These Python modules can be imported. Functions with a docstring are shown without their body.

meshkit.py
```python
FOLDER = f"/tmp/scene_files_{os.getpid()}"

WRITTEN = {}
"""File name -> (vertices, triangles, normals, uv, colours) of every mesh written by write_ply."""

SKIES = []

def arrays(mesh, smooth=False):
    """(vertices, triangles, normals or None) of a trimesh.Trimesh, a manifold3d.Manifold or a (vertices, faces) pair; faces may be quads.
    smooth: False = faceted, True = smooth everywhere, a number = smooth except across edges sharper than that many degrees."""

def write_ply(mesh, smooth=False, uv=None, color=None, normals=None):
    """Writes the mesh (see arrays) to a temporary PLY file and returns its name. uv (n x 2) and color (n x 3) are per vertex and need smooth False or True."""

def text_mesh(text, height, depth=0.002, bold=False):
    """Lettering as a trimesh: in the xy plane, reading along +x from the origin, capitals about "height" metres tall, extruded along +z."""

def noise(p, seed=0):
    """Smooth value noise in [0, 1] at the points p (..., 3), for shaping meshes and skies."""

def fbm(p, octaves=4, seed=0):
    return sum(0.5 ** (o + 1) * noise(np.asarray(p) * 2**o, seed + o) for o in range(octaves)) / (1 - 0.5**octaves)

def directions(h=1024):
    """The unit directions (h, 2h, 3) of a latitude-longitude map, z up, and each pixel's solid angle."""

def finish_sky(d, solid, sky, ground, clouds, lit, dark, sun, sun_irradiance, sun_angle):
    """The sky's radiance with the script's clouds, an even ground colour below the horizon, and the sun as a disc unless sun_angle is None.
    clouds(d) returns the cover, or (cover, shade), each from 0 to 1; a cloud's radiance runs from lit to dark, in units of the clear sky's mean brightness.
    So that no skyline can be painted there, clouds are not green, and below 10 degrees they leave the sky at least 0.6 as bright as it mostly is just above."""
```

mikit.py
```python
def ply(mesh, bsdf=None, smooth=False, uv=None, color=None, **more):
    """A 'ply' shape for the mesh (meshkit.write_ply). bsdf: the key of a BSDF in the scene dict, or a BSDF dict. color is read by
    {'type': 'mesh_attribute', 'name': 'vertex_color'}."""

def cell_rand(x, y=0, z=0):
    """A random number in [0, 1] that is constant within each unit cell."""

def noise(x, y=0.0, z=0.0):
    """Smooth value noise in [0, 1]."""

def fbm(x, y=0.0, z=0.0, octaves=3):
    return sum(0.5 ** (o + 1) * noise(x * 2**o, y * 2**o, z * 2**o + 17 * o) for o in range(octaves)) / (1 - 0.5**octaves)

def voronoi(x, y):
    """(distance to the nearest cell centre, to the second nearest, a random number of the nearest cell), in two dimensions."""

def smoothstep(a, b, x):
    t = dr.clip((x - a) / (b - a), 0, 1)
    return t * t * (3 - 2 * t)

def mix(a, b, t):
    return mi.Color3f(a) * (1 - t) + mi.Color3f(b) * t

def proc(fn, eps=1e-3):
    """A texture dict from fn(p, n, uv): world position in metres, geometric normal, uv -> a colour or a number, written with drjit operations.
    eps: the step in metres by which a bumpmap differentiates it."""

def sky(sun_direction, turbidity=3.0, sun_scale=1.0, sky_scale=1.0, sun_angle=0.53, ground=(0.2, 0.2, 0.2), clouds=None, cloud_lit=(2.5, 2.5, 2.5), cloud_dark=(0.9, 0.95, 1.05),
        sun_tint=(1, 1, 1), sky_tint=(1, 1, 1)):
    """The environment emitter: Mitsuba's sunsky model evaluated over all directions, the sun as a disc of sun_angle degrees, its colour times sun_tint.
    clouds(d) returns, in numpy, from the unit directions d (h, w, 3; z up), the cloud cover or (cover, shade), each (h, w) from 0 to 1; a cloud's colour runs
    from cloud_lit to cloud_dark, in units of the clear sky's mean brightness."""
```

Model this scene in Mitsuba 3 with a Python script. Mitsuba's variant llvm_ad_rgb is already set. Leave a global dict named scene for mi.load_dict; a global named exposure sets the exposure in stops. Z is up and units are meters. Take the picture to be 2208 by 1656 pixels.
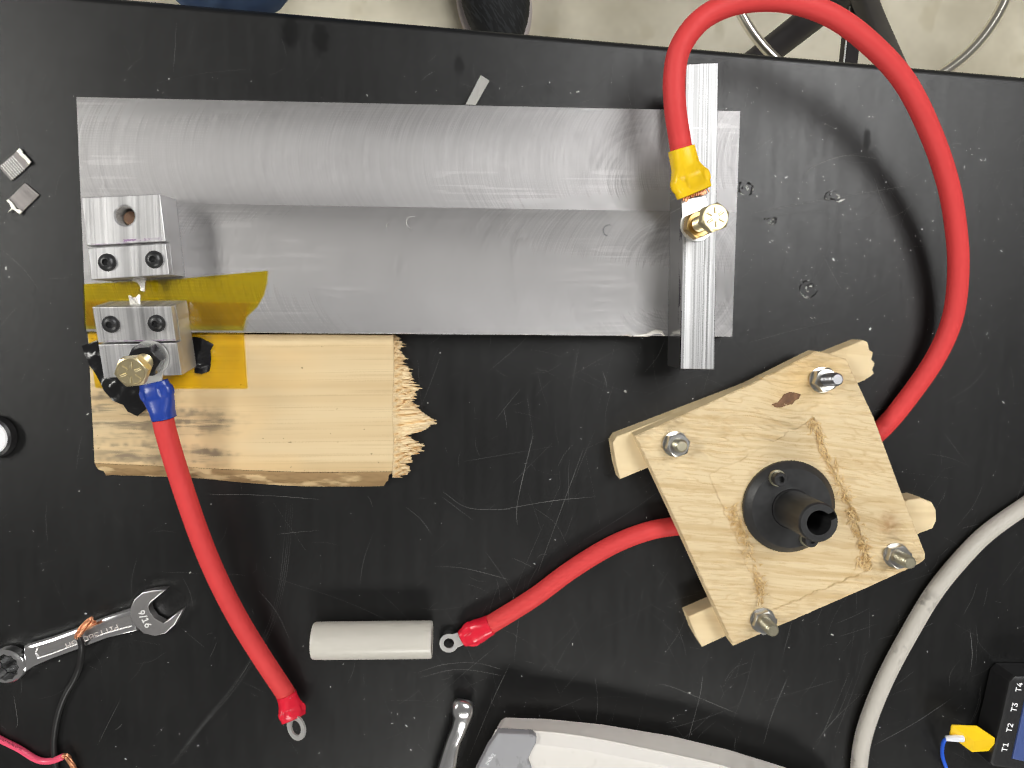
import math, random
import numpy as np, trimesh, drjit as dr, mitsuba as mi, mikit, meshkit
from mikit import proc, noise, fbm, smoothstep, mix, voronoi
from shapely.geometry import Polygon, Point

random.seed(7); rng = np.random.default_rng(7)
scene, labels = {'type': 'scene'}, {}

# ------------------------------------------------------------------ camera
FOCAL, HEIGHT = 1650.0, 0.45            # pixels of the 2208 wide photograph; metres above the bench top
NADIR = (1030.0, 675.0)                 # where the plumb line under the lens meets the photograph
_v = np.array([NADIR[0] - 1104, -(NADIR[1] - 828), FOCAL]); _v /= np.linalg.norm(_v)
_rz, _uz, _wz = -_v
_rx = math.sqrt(1 - _rz * _rz); RIGHT = np.array([_rx, 0, _rz])
_a = -_rz * _uz / _rx; UP = np.array([_a, math.sqrt(1 - _a * _a - _uz * _uz), _uz])
FWD = -np.cross(RIGHT, UP); EYE = np.array([0, 0, HEIGHT])
scene['camera'] = {'type': 'perspective', 'fov': 2 * math.degrees(math.atan(1104 / FOCAL)), 'fov_axis': 'x', 'near_clip': 0.01, 'far_clip': 50.0,
                   'to_world': mi.ScalarTransform4f().look_at(origin=EYE.tolist(), target=(EYE + FWD).tolist(), up=UP.tolist())}
exposure = 0.1

# ------------------------------------------------------------------ light: ceiling lamps of the workshop and the pale room around
def ceiling_lamp(key, x, y, z, w, l, value, label):
    m = trimesh.Trimesh([[x - w/2, y - l/2, z], [x + w/2, y - l/2, z], [x + w/2, y + l/2, z], [x - w/2, y + l/2, z]], [[0, 2, 1], [0, 3, 2]], process=False)
    scene[key] = mikit.ply(m, {'type': 'diffuse', 'reflectance': {'type': 'rgb', 'value': 0.8}}, emitter={'type': 'area', 'radiance': {'type': 'rgb', 'value': value}})
    labels[key] = {'label': label, 'category': 'ceiling lamp'}
ceiling_lamp('ceiling_lamp', 0.92, 0.80, 1.85, 0.9, 1.2, [9.6, 9.6, 9.5], 'bright ceiling lamp panel up right of the bench')
ceiling_lamp('ceiling_lamp_001', -2.05, 0.55, 1.85, 0.7, 1.3, [16.0, 15.8, 15.0], 'ceiling lamp panel up left of the bench')
ceiling_lamp('ceiling_lamp_002', 0.3, -2.3, 1.85, 1.3, 0.7, [15.0, 14.8, 14.1], 'ceiling lamp panel beyond the far side of the bench')
scene['ambient'] = {'type': 'constant', 'radiance': {'type': 'rgb', 'value': [0.17, 0.165, 0.16]}}

# ------------------------------------------------------------------ helpers
def at(px, py, z=0.0):
    """World point at height z seen at a pixel of the photograph."""
    d = (px - 1104) / FOCAL * RIGHT - (py - 828) / FOCAL * UP + FWD
    return EYE + d * ((z - HEIGHT) / d[2])
def ats(pts, z=0.0):
    return np.array([at(p[0], p[1], p[2] if len(p) > 2 else z) for p in pts])
def unit(v): return np.asarray(v, float) / np.linalg.norm(v)

def put(key, mesh, mat, smooth=30, label=None, cat=None, group=None, kind=None, **kw):
    base, n = key, 0
    while key in scene:
        n += 1; key = f'{base}_{n:03d}'
    scene[key] = mikit.ply(mesh, mat, smooth, **kw)
    if label or kind: tag(key, label, cat, group, kind)
    return key
def tag(key, label=None, cat=None, group=None, kind=None):
    labels[key] = {k: v for k, v in dict(label=label, category=cat, group=group, kind=kind).items() if v}
_names = set()
def thing(name, label, cat, group=None):
    key, n = name, 0
    while key in _names:
        n += 1; key = f'{name}_{n:03d}'
    _names.add(key); tag(key, label, cat, group); return key

def cat_(*ms): return trimesh.util.concatenate([m for m in ms if m is not None])
def spline(pts, step=None, n=None):
    """Centripetal-ish Catmull-Rom through the points, resampled evenly."""
    P = np.asarray(pts, float); P = np.vstack([2 * P[0] - P[1], P, 2 * P[-1] - P[-2]]); out = []
    for i in range(1, len(P) - 2):
        t = np.linspace(0, 1, 24, endpoint=False)[:, None]
        p0, p1, p2, p3 = P[i - 1:i + 3]
        out.append(0.5 * (2 * p1 + (p2 - p0) * t + (2 * p0 - 5 * p1 + 4 * p2 - p3) * t**2 + (3 * p1 - p0 - 3 * p2 + p3) * t**3))
    out = np.vstack(out + [P[-2:-1]])
    s = np.r_[0, np.cumsum(np.linalg.norm(np.diff(out[:, :3], axis=0), axis=1))]
    n = n or max(3, int(s[-1] / step) + 1)
    q = np.linspace(0, s[-1], n)
    return np.stack([np.interp(q, s, out[:, k]) for k in range(out.shape[1])], 1)
def loft(path, w, h=None, n=20, p=2.0, up=(0, 0, 1), cap=True, fn=None):
    """Sweep a superellipse of half width w and half height h along the path."""
    path = np.asarray(path, float); m = len(path)
    w = np.broadcast_to(w, (m,)); h = w if h is None else np.broadcast_to(h, (m,))
    t = np.gradient(path, axis=0); t /= np.linalg.norm(t, axis=1, keepdims=True)
    s = np.cross(t, np.asarray(up, float)); s /= np.linalg.norm(s, axis=1, keepdims=True) + 1e-12
    u = np.cross(s, t)
    a = np.arange(n) * 2 * np.pi / n
    ca, sa = np.sign(np.cos(a)) * np.abs(np.cos(a)) ** (2 / p), np.sign(np.sin(a)) * np.abs(np.sin(a)) ** (2 / p)
    x, y = w[:, None] * ca, h[:, None] * sa
    if fn is not None:
        x, y = fn(np.linspace(0, 1, m)[:, None], a[None, :], x, y)
    v = path[:, None] + x[..., None] * s[:, None] + y[..., None] * u[:, None]
    i, j = np.meshgrid(np.arange(m - 1), np.arange(n), indexing='ij')
    q = np.stack([i * n + j, i * n + (j + 1) % n, (i + 1) * n + (j + 1) % n, (i + 1) * n + j], -1).reshape(-1, 4)
    f = np.vstack([q[:, [0, 1, 2]], q[:, [0, 2, 3]]]); v = v.reshape(-1, 3)
    if cap:
        v = np.vstack([v, path[0], path[-1]]); c0, c1 = len(v) - 2, len(v) - 1; k = np.arange(n); o = (m - 1) * n
        f = np.vstack([f, np.stack([(k + 1) % n, k, np.full(n, c0)], 1), np.stack([o + k, o + (k + 1) % n, np.full(n, c1)], 1)])
    mesh = trimesh.Trimesh(v, f, process=False)
    if mesh.volume < 0: mesh.invert()
    return mesh
def inset(poly, d):
    poly = np.asarray(poly, float); a, b, c = np.roll(poly, 1, 0), poly, np.roll(poly, -1, 0)
    n1 = np.stack([-(b - a)[:, 1], (b - a)[:, 0]], 1); n1 /= np.linalg.norm(n1, axis=1, keepdims=True)
    n2 = np.stack([-(c - b)[:, 1], (c - b)[:, 0]], 1); n2 /= np.linalg.norm(n2, axis=1, keepdims=True)
    return b + (n1 + n2) * d / np.maximum(1 + (n1 * n2).sum(1, keepdims=True), 0.35)
def ccw(poly):
    poly = np.asarray(poly, float)[:, :2]
    a = np.sum(poly[:, 0] * np.roll(poly[:, 1], -1) - np.roll(poly[:, 0], -1) * poly[:, 1])
    return poly if a > 0 else poly[::-1]
def rings(layers):
    """Close a stack of rings (each n x 3) into a solid."""
    n = len(layers[0]); v = np.vstack(layers); f = []
    for k in range(len(layers) - 1):
        for i in range(n):
            a, b = k * n + i, k * n + (i + 1) % n
            f += [[a, b, b + n], [a, b + n, a + n]]
    def tri(r):
        vv, ff = trimesh.creation.triangulate_polygon(Polygon(r[:, :2]), engine='earcut')
        ids = [int(np.argmin(((r[:, :2] - p) ** 2).sum(1))) for p in vv]
        ff = np.array([[ids[j] for j in t] for t in ff])
        q = r[:, :2]; e = (q[ff[:, 1]] - q[ff[:, 0]]); g = (q[ff[:, 2]] - q[ff[:, 0]])
        flip = e[:, 0] * g[:, 1] - e[:, 1] * g[:, 0] < 0
        ff[flip] = ff[flip][:, ::-1]; return ff
    f = np.vstack([np.array(f), tri(layers[0])[:, ::-1], tri(layers[-1]) + (len(layers) - 1) * n])
    return trimesh.Trimesh(v, f, process=False)
def prism(poly, z0, z1, bev=0.0, bevlow=0.0):
    p = ccw(poly); L = []
    def ring(q, z): return np.c_[q, np.full(len(q), z)]
    if bevlow: L.append(ring(inset(p, bevlow), z0)); L.append(ring(p, z0 + bevlow))
    else: L.append(ring(p, z0))
    if bev:
        L += [ring(p, z1 - bev), ring(inset(p, bev * .3), z1 - bev * .3), ring(inset(p, bev), z1)]
    else: L.append(ring(p, z1))
    return rings(L)
def frame(mesh, o, ez=(0, 0, 1), ex=(1, 0, 0)):
    ez = unit(ez); ex = np.asarray(ex, float); ex = unit(ex - ez * (ex @ ez)); ey = np.cross(ez, ex)
    m = mesh.copy(); m.apply_transform(np.r_[np.c_[ex, ey, ez, np.asarray(o, float)], [[0, 0, 0, 1]]]); return m
def diff(a, *bs): return trimesh.boolean.difference([a, *bs], engine='manifold')
def union(*ms): return trimesh.boolean.union(list(ms), engine='manifold')
def lathe(prof, n=48): return trimesh.creation.revolve(np.asarray(prof, float), sections=n)
def cyl(r, z0, z1, n=40):
    m = trimesh.creation.cylinder(radius=r, height=z1 - z0, sections=n); m.apply_translation([0, 0, (z0 + z1) / 2]); return m
def ngon(r, n=6, rot=0.0): a = np.arange(n) * 2 * np.pi / n + rot; return np.c_[r * np.cos(a), r * np.sin(a)]
def hexnut(flats, z0, z1, hole=None, both=True):
    r = flats / 2 / math.cos(math.pi / 6)
    body = prism(ngon(r), z0, z1)
    h = z1 - z0; c = lathe([[0, z0 - .001 * (not both)], [flats * .49, z0 - .001 * (not both)], [r * 1.02, z0 + (r - flats * .49) * .62 if both else z0 - .001], [r * 1.02, z1 - (r - flats * .48) * .62], [flats * .48, z1], [0, z1]], 64)
    body = trimesh.boolean.intersection([body, c], engine='manifold')
    if hole: body = diff(body, cyl(hole, z0 - .01, z1 + .01))
    return body
def thread(r, z0, z1, pitch=.0016, n=28, chamf=True):
    zs, rs = [z0], [r * .86]
    k = max(1, int((z1 - z0 - .001) / pitch))
    for i in range(k):
        z = z0 + i * pitch; zs += [z + pitch * .15, z + pitch * .5, z + pitch * .65, z + pitch]; rs += [r * .80, r, r, r * .82]
    zs += [z1 - .0006, z1]; rs += [r * .9, r * .72]
    return lathe([[0, z0]] + [[a, b] for a, b in zip(rs, zs)] + [[0, z1]], n)
def strands(path, rad, n, r, twist=6.0, flare=0.0, seed=1):
    g = np.random.default_rng(seed); P = spline(path, n=22); out = []
    t = np.gradient(P, axis=0); t /= np.linalg.norm(t, axis=1, keepdims=True)
    s = np.cross(t, [0, 0, 1.0]); s /= np.linalg.norm(s, axis=1, keepdims=True); u = np.cross(s, t); q = np.linspace(0, 1, len(P))
    for i in range(n):
        ph, rr = g.uniform(0, 2 * np.pi), rad * math.sqrt(g.uniform(.02, 1)); end = int(len(P) * g.uniform(.88, 1))
        R = rr * (1 + flare * q ** 2)[:, None]; a = (ph + twist * q)[:, None]
        out.append(loft((P + R * (np.cos(a) * s + np.sin(a) * u))[:end], r, n=6))
    return cat_(*out)
def bevbox(x0, x1, y0, y1, z0, z1, b=.0006): return prism([[x0, y0], [x1, y0], [x1, y1], [x0, y1]], z0, z1, b)

# ------------------------------------------------------------------ materials
def rgb(*c): return {'type': 'rgb', 'value': list(c)}
def mat(name, d): scene[name] = d if d['type'] == 'twosided' else {'type': 'twosided', 'bsdf': d}
def prin(base, rough, metallic=0.0, spec=0.5, **k):
    tex = lambda v: v if isinstance(v, dict) else (rgb(*v) if isinstance(v, (tuple, list)) else v)
    return {'type': 'principled', 'base_color': tex(base), 'roughness': tex(rough), 'metallic': metallic, 'specular': spec, **k}
def bump(d, fn, scale=1.0, eps=2e-4): return {'type': 'bumpmap', 'arbitrary': proc(fn, eps), 'scale': scale, 'bsdf': d}

def _spot(p, c, rx, ry, soft=.35):
    d = dr.sqrt(dr.square((p.x - c[0]) / rx) + dr.square((p.y - c[1]) / ry))
    return 1 - smoothstep(1 - soft, 1 + soft, d + (noise(p.x * 400, p.y * 400) - .5) * .5)
_sm = [(at(628, 66), .005, .009), (at(690, 85), .0045, .008), (at(990, 140), .003, .004), (at(1185, 190), .004, .004), (at(1870, 300), .002, .006)]
def bench_rough(p, n, uv):
    r = .39 + .10 * (fbm(p.x * 14, p.y * 14) - .5) + .05 * (noise(p.x * 300, p.y * 40) - .5)
    for c, a, b in _sm: r = r + (.2 if c[0] > .1 else -.11) * _spot(p, c, a, b)
    return dr.clip(r, .2, .8)
def bench_color(p, n, uv):
    g = fbm(p.x * 30, p.y * 30)
    return mix((.0028, .003, .0031), (.0062, .0063, .0062), g)
mat('m_bench', prin(proc(bench_color), proc(bench_rough), spec=.5))
mat('m_scratch', prin(proc(lambda p, n, uv: mix((.03, .03, .03), (.16, .16, .155), noise(p.x * 90, p.y * 90, 3))), .6))
mat('m_scratch_faint', prin(proc(lambda p, n, uv: mix((.010, .010, .010), (.055, .055, .055), noise(p.x * 60, p.y * 60, 5))), .6))
mat('m_dust', prin((.62, .62, .6), .35, metallic=.5))
mat('m_gouge', prin((.012, .012, .012), .12, spec=.8))
mat('m_floor', prin(proc(lambda p, n, uv: mix(mix((.54, .49, .36), (.80, .74, .58), smoothstep(.2, .8, fbm(p.x * 9, p.y * 9, 0, 5))), (.54, .48, .33), smoothstep(.62, .8, fbm(p.x * 26 + 5, p.y * 17)) * .6)), .55))

_ex1, _ex2 = at(1395, 395, .019), at(1330, 590, .019)
def mill_tone(p, n, uv):
    s = noise(uv.y * 5200, uv.x * 40) * .6 + noise(uv.y * 2100, uv.x * 16) * .4
    v = .345 + .10 * (s - .5) + .05 * (fbm(p.x * 22, p.y * 60) - .5)
    r1 = dr.sqrt(dr.square(p.x - _ex1[0]) + dr.square(p.y - _ex1[1]))
    m1 = smoothstep(.045, .020, r1) * smoothstep(_ex1[1] - .022, _ex1[1] - .010, p.y) * smoothstep(.30, .55, fbm(p.x * 60, p.y * 60, 2))
    m1 = m1 * smoothstep(.008, .016, r1)
    v = v + .03 * smoothstep(_ex1[1] - .018, _ex1[1] - .022, p.y)
    v = v - m1 * (.05 + .16 * (noise(r1 * 1700, p.y * 25) - .45))
    r2 = dr.sqrt(dr.square(p.x - _ex2[0] - .03) + dr.square(p.y - _ex2[1]))
    m2 = smoothstep(_ex2[0] - .012, _ex2[0] + .014, p.x) * smoothstep(_ex1[1] - .018, _ex1[1] - .026, p.y)
    v = v + m2 * .10 * (noise(r2 * 1300, p.y * 20) - .5)
    m3 = smoothstep(.66, .74, noise(p.x * 40, p.y * 700, 3)) * smoothstep(.55, .7, fbm(p.x * 15, p.y * 40, 5))
    v = v + .05 * m3
    return mi.Color3f(v * 1.0, v * .975, v * .975)
def _rc(au, av, tone): return {'type': 'roughconductor', 'material': 'none', 'specular_reflectance': tone, 'alpha_u': au, 'alpha_v': av, 'distribution': 'ggx'}
_mt = proc(mill_tone)
mat('m_mill', {'type': 'blendbsdf', 'weight': proc(lambda p, n, uv: .30 + .22 * (noise(uv.y * 1500, uv.x * 25) - .5)), 'a': _rc(.30, .42, _mt), 'b': _rc(.05, .26, _mt)})
def saw_tone(p, n, uv):
    q = noise(p.x * 1500, p.y * 14, p.z * 14) * .5 + noise(p.x * 620, p.y * 8, p.z * 20) * .5
    v = .53 + .66 * (q - .5) + .1 * (fbm(p.x * 60, p.y * 60) - .5)
    return mi.Color3f(v, v * .99, v * .99)
mat('m_saw', bump(prin(proc(saw_tone), .42, metallic=.72), lambda p, n, uv: noise(p.x * 1500, p.y * 14, p.z * 14) + .6 * noise(p.x * 620, p.y * 8), 5e-5, 1e-4))
_ink = [at(1462, 470, .047)[0]]
def bar_tone(p, n, uv):
    q = noise(p.x * 1900, p.y * 6) * .6 + noise(p.x * 500, p.y * 4) * .4
    v = .38 + .5 * (q - .5) + .16 * smoothstep(.70, .78, noise(p.x * 700, p.y * 9 + 3)) + .18 * smoothstep(.8, .86, noise(p.x * 40, p.y * 900)) * smoothstep(.6, .7, noise(p.x * 200, p.y * 50, 7))
    top = smoothstep(.5, .9, n.z)
    ink = smoothstep(.52, .60, fbm(p.y * 90, p.z * 300)) * smoothstep(.039, .0425, p.z) * (1 - top) * smoothstep(-.12, -.02, -p.y)
    return mix(mi.Color3f(v, v, v), mi.Color3f(.02, .012, .03), ink)
mat('m_bar', prin(proc(bar_tone), proc(lambda p, n, uv: .17 + .3 * smoothstep(.5, .9, n.z)), metallic=.93))

LIGHTW, MIDW, DARKW = (.71, .56, .335), (.60, .44, .235), (.42, .28, .14)
_dirt = [(at(285, 905, .011), .028, .010), (at(300, 980, .011), .030, .005), (at(255, 860, .011), .012, .010), (at(450, 910, .011), .014, .006), (at(455, 985, .011), .010, .004)]
def plank_color(p, n, uv):
    y = p.y + .0035 * (fbm(p.x * 9, p.y * 20) - .5)
    fine = fbm(p.x * 18, y * 1500, p.z * 900)
    ring = fbm(p.x * 2.5, y * 120, p.z * 60)
    c = mix(LIGHTW, MIDW, smoothstep(.30, .74, ring))
    c = mix(c, mi.Color3f(*DARKW), smoothstep(.55, .85, fine) * .30)
    c = mix(c, mi.Color3f(.74, .53, .27), .5 * smoothstep(.45, .7, fbm(p.x * 14, p.y * 40, 4)))
    d = 0.0
    for s, a, b in _dirt: d = d + _spot(p, s, a, b, .9)
    d = dr.clip(d, 0, 1) * (.25 + .75 * smoothstep(.35, .65, fbm(p.x * 60, p.y * 420, 9)))
    c = mix(c, mi.Color3f(.10, .085, .07), d * .72)
    sp = smoothstep(.972, .985, noise(p.x * 260, p.y * 420, 2))
    return mix(c, mi.Color3f(.22, .13, .06), sp * .6)
mat('m_plank', bump(prin(proc(plank_color), .62, spec=.3), lambda p, n, uv: fbm(p.x * 22, p.y * 1300, p.z * 900) + .4 * fbm(p.x * 120, p.y * 500), 1.1e-4, 1.5e-4))
mat('m_wane', bump(prin(proc(lambda p, n, uv: mix(mix((.46, .31, .15), (.27, .165, .08), fbm(p.x * 30, p.y * 300, p.z * 300)), (.70, .52, .28), smoothstep(.55, .72, fbm(p.x * 70, p.y * 200, 3)))), .75, spec=.2),
                   lambda p, n, uv: fbm(p.x * 60, p.y * 500, p.z * 500), 5e-4, 2e-4))
mat('m_split', prin(proc(lambda p, n, uv: mix((.90, .76, .50), (.76, .59, .35), fbm(p.x * 40, p.y * 900, p.z * 500))), .7, spec=.2))

BX = unit(at(1790, 758, .026) - at(1370, 940, .026)); BY = np.cross([0, 0, 1], BX)      # the clamp board's own directions
BO = at(1690, 1080, .026)
def _board_xy(p):
    dx, dy = p.x - BO[0], p.y - BO[1]
    return dx * BX[0] + dy * BX[1], dx * BY[0] + dy * BY[1]
_knot, _blot = at(1697, 860, .026), at(1917, 1128, .026)
_amber = at(1745, 815, .026)
BOARD_TOP = .026
def _grain(p):
    u, v = _board_xy(p)
    g = p.x * .93 + p.y * (-.06); h = p.y * 1.0 + p.x * .10
    dk = dr.sqrt(dr.square(p.x - _knot[0]) + dr.square(p.y - _knot[1]) + 1e-8)
    db = dr.sqrt(dr.square(p.x - _blot[0]) + dr.square(p.y - _blot[1]) + 1e-8)
    h = h + .004 * dr.exp(-dk / .012) + .004 * dr.exp(-db / .01) + .006 * (fbm(p.x * 16, p.y * 16) - .5)
    return g, h, dk, db, u, v
def board_color(p, n, uv):
    g, h, dk, db, u, v = _grain(p)
    ring = fbm(g * 10, h * 330, p.z * 60)
    c = mix((.73, .585, .36), (.60, .445, .24), smoothstep(.40, .78, ring))
    c = mix(c, mi.Color3f(.70, .46, .18), .55 * dr.exp(-dr.square((u - (_amber - BO) @ BX) / .022) - dr.square((v - (_amber - BO) @ BY) / .013)))
    rough = smoothstep(BOARD_TOP - .0021, BOARD_TOP - .0012, p.z)
    c = mix(c, mi.Color3f(.50, .33, .14), rough * .38 * smoothstep(.55, .80, fbm(g * 110, h * 1300)))
    c = mix(c, mi.Color3f(.42, .22, .09), dr.exp(-dr.square(db / .006)) * (.3 + .7 * noise(p.x * 700, p.y * 500)) * .8)
    c = mix(c, mi.Color3f(.28, .27, .24), .5 * smoothstep(.60, .74, fbm(p.x * 130, p.y * 160, 6)) * _spot(p, at(1560, 1180, .026), .006, .005, .5))
    ridge = 1 - dr.abs(2 * noise(g * 75 + 1.2 * noise(g * 60, h * 200), h * 520, 3) - 1)
    c = mix(c, mi.Color3f(.47, .31, .13), rough * .34 * smoothstep(.72, .98, ridge) * smoothstep(.30, .60, fbm(p.x * 40, p.y * 40, 5)))
    c = mix(c, mi.Color3f(.84, .69, .43), (1 - rough) * .45)
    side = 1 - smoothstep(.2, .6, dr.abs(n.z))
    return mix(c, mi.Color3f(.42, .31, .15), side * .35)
def board_bump(p, n, uv):
    g, h, dk, db, u, v = _grain(p)
    rough = smoothstep(BOARD_TOP - .0021, BOARD_TOP - .0012, p.z)
    scaly = noise(g * 95 + 1.5 * noise(g * 60, h * 200), h * 430) * .65 + noise(g * 260, h * 800) * .35
    return (.15 + .85 * rough) * scaly + .12 * fbm(g * 20, h * 900)
mat('m_board', bump(prin(proc(board_color), .68, spec=.25), board_bump, 5e-4, 2e-4))
mat('m_knot', bump(prin(proc(lambda p, n, uv: mix((.10, .045, .02), (.26, .13, .06), fbm(p.x * 500, p.y * 300))), .6), lambda p, n, uv: fbm(p.x * 700, p.y * 500), 4e-4, 1e-4))
mat('m_fibre', prin(proc(lambda p, n, uv: mix((.84, .66, .36), (.58, .38, .15), noise(p.x * 500, p.y * 500))), .75, spec=.2))

mat('m_red', bump(prin(proc(lambda p, n, uv: mix((.70, .056, .056), (.62, .048, .048), fbm(p.x * 50, p.y * 50, p.z * 50))), .56, spec=.3), lambda p, n, uv: fbm(p.x * 1200, p.y * 1200, p.z * 1200), 2.5e-5, 1e-4))
mat('m_redboot', prin((.70, .012, .035), .22, spec=.5, clearcoat=.3))
mat('m_yellow', prin((.93, .60, .010), .3, spec=.5))
mat('m_blue', prin((.012, .045, .30), .25, spec=.5, clearcoat=.3))
mat('m_tin', bump(prin((.70, .70, .67), .36, metallic=.65), lambda p, n, uv: fbm(p.x * 900, p.y * 900, p.z * 900), 8e-5, 1e-4))
mat('m_pale', prin((.60, .59, .55), .5, metallic=.25))
mat('m_foil', bump(prin((.20, .185, .18), .28, metallic=.9), lambda p, n, uv: noise(p.x * 900 + p.y * 900, 1.0), 3e-5, 1e-4))
mat('m_torn', bump(prin((.80, .77, .70), .45, metallic=.6), lambda p, n, uv: fbm(p.x * 1500, p.y * 1500, p.z * 1500), 2e-4, 1e-4))
mat('m_copper', prin((.86, .42, .23), .3, metallic=.95))
mat('m_gold', bump(prin(proc(lambda p, n, uv: mix((.70, .59, .34), (.62, .53, .33), fbm(p.x * 300, p.y * 300))), .33, metallic=.9), lambda p, n, uv: fbm(p.x * 900, p.y * 900, p.z * 900), 4e-5, 1e-4))
mat('m_brass', prin((.46, .30, .11), .3, metallic=.95))
mat('m_rust', bump(prin((.20, .115, .07), .4, metallic=.4), lambda p, n, uv: fbm(p.x * 900, p.y * 900), 5e-4, 1e-4))
mat('m_zinc', prin(proc(lambda p, n, uv: mix((.56, .57, .58), (.50, .47, .40), fbm(p.x * 200, p.y * 200, p.z * 90))), .24, metallic=.95))
mat('m_steel_yellow', prin((.56, .52, .38), .3, metallic=.9))
mat('m_dark_steel', prin((.23, .23, .24), .28, metallic=.9))
mat('m_blackoxide', prin(proc(lambda p, n, uv: mix((.012, .012, .013), (.03, .03, .031), fbm(p.x * 500, p.y * 500))), .36, spec=.55))
mat('m_blacknut', prin((.02, .02, .022), .22, metallic=.3, spec=.5))
mat('m_hub', bump(prin(proc(lambda p, n, uv: mix((.015, .0152, .0156), (.028, .028, .029), fbm(p.x * 300, p.y * 300, p.z * 90))), .40, spec=.6), lambda p, n, uv: fbm(p.x * 1500, p.y * 1500, p.z * 1500), 3e-5, 1e-4))
mat('m_bore', prin((.002, .002, .002), .6, spec=.2))
mat('m_chrome', prin((.86, .86, .86), .17, metallic=1.0))
mat('m_satin', prin((.58, .565, .56), .34, metallic=1.0))
mat('m_etch', prin((.80, .74, .70), .5, metallic=.4))
mat('m_stamp', prin((.86, .86, .84), .4, metallic=.3))
mat('m_blackvinyl', bump(prin((.008, .008, .009), .2, spec=.55), lambda p, n, uv: fbm(p.x * 160, p.y * 160, p.z * 160), 4e-4, 2e-4))
mat('m_wireblack', prin((.014, .014, .014), .42, spec=.45))
mat('m_pink', prin((.82, .09, .17), .28, spec=.5))
mat('m_ink', prin((.10, .012, .03), .5))
mat('m_wrap', bump(prin(proc(lambda p, n, uv: mix((.60, .575, .51), (.56, .535, .475), fbm(p.x * 20, p.y * 60))), .26, spec=.5, clearcoat=.25), lambda p, n, uv: fbm(p.x * 130, p.y * 500, p.z * 500), 5e-5, 1e-4))
mat('m_greycable', bump(prin(proc(lambda p, n, uv: mix(mix((.56, .53, .475), (.50, .47, .42), fbm(p.x * 30, p.y * 30, p.z * 30)), (.22, .205, .18), .75 * smoothstep(.60, .78, fbm(p.x * 170 + p.y * 60, p.y * 120 - p.x * 60, p.z * 100)) * smoothstep(.45, .6, fbm(p.x * 20, p.y * 20, 8)))), .5, spec=.35), lambda p, n, uv: fbm(p.x * 500, p.y * 500, p.z * 500), 6e-5, 1e-4))
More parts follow.
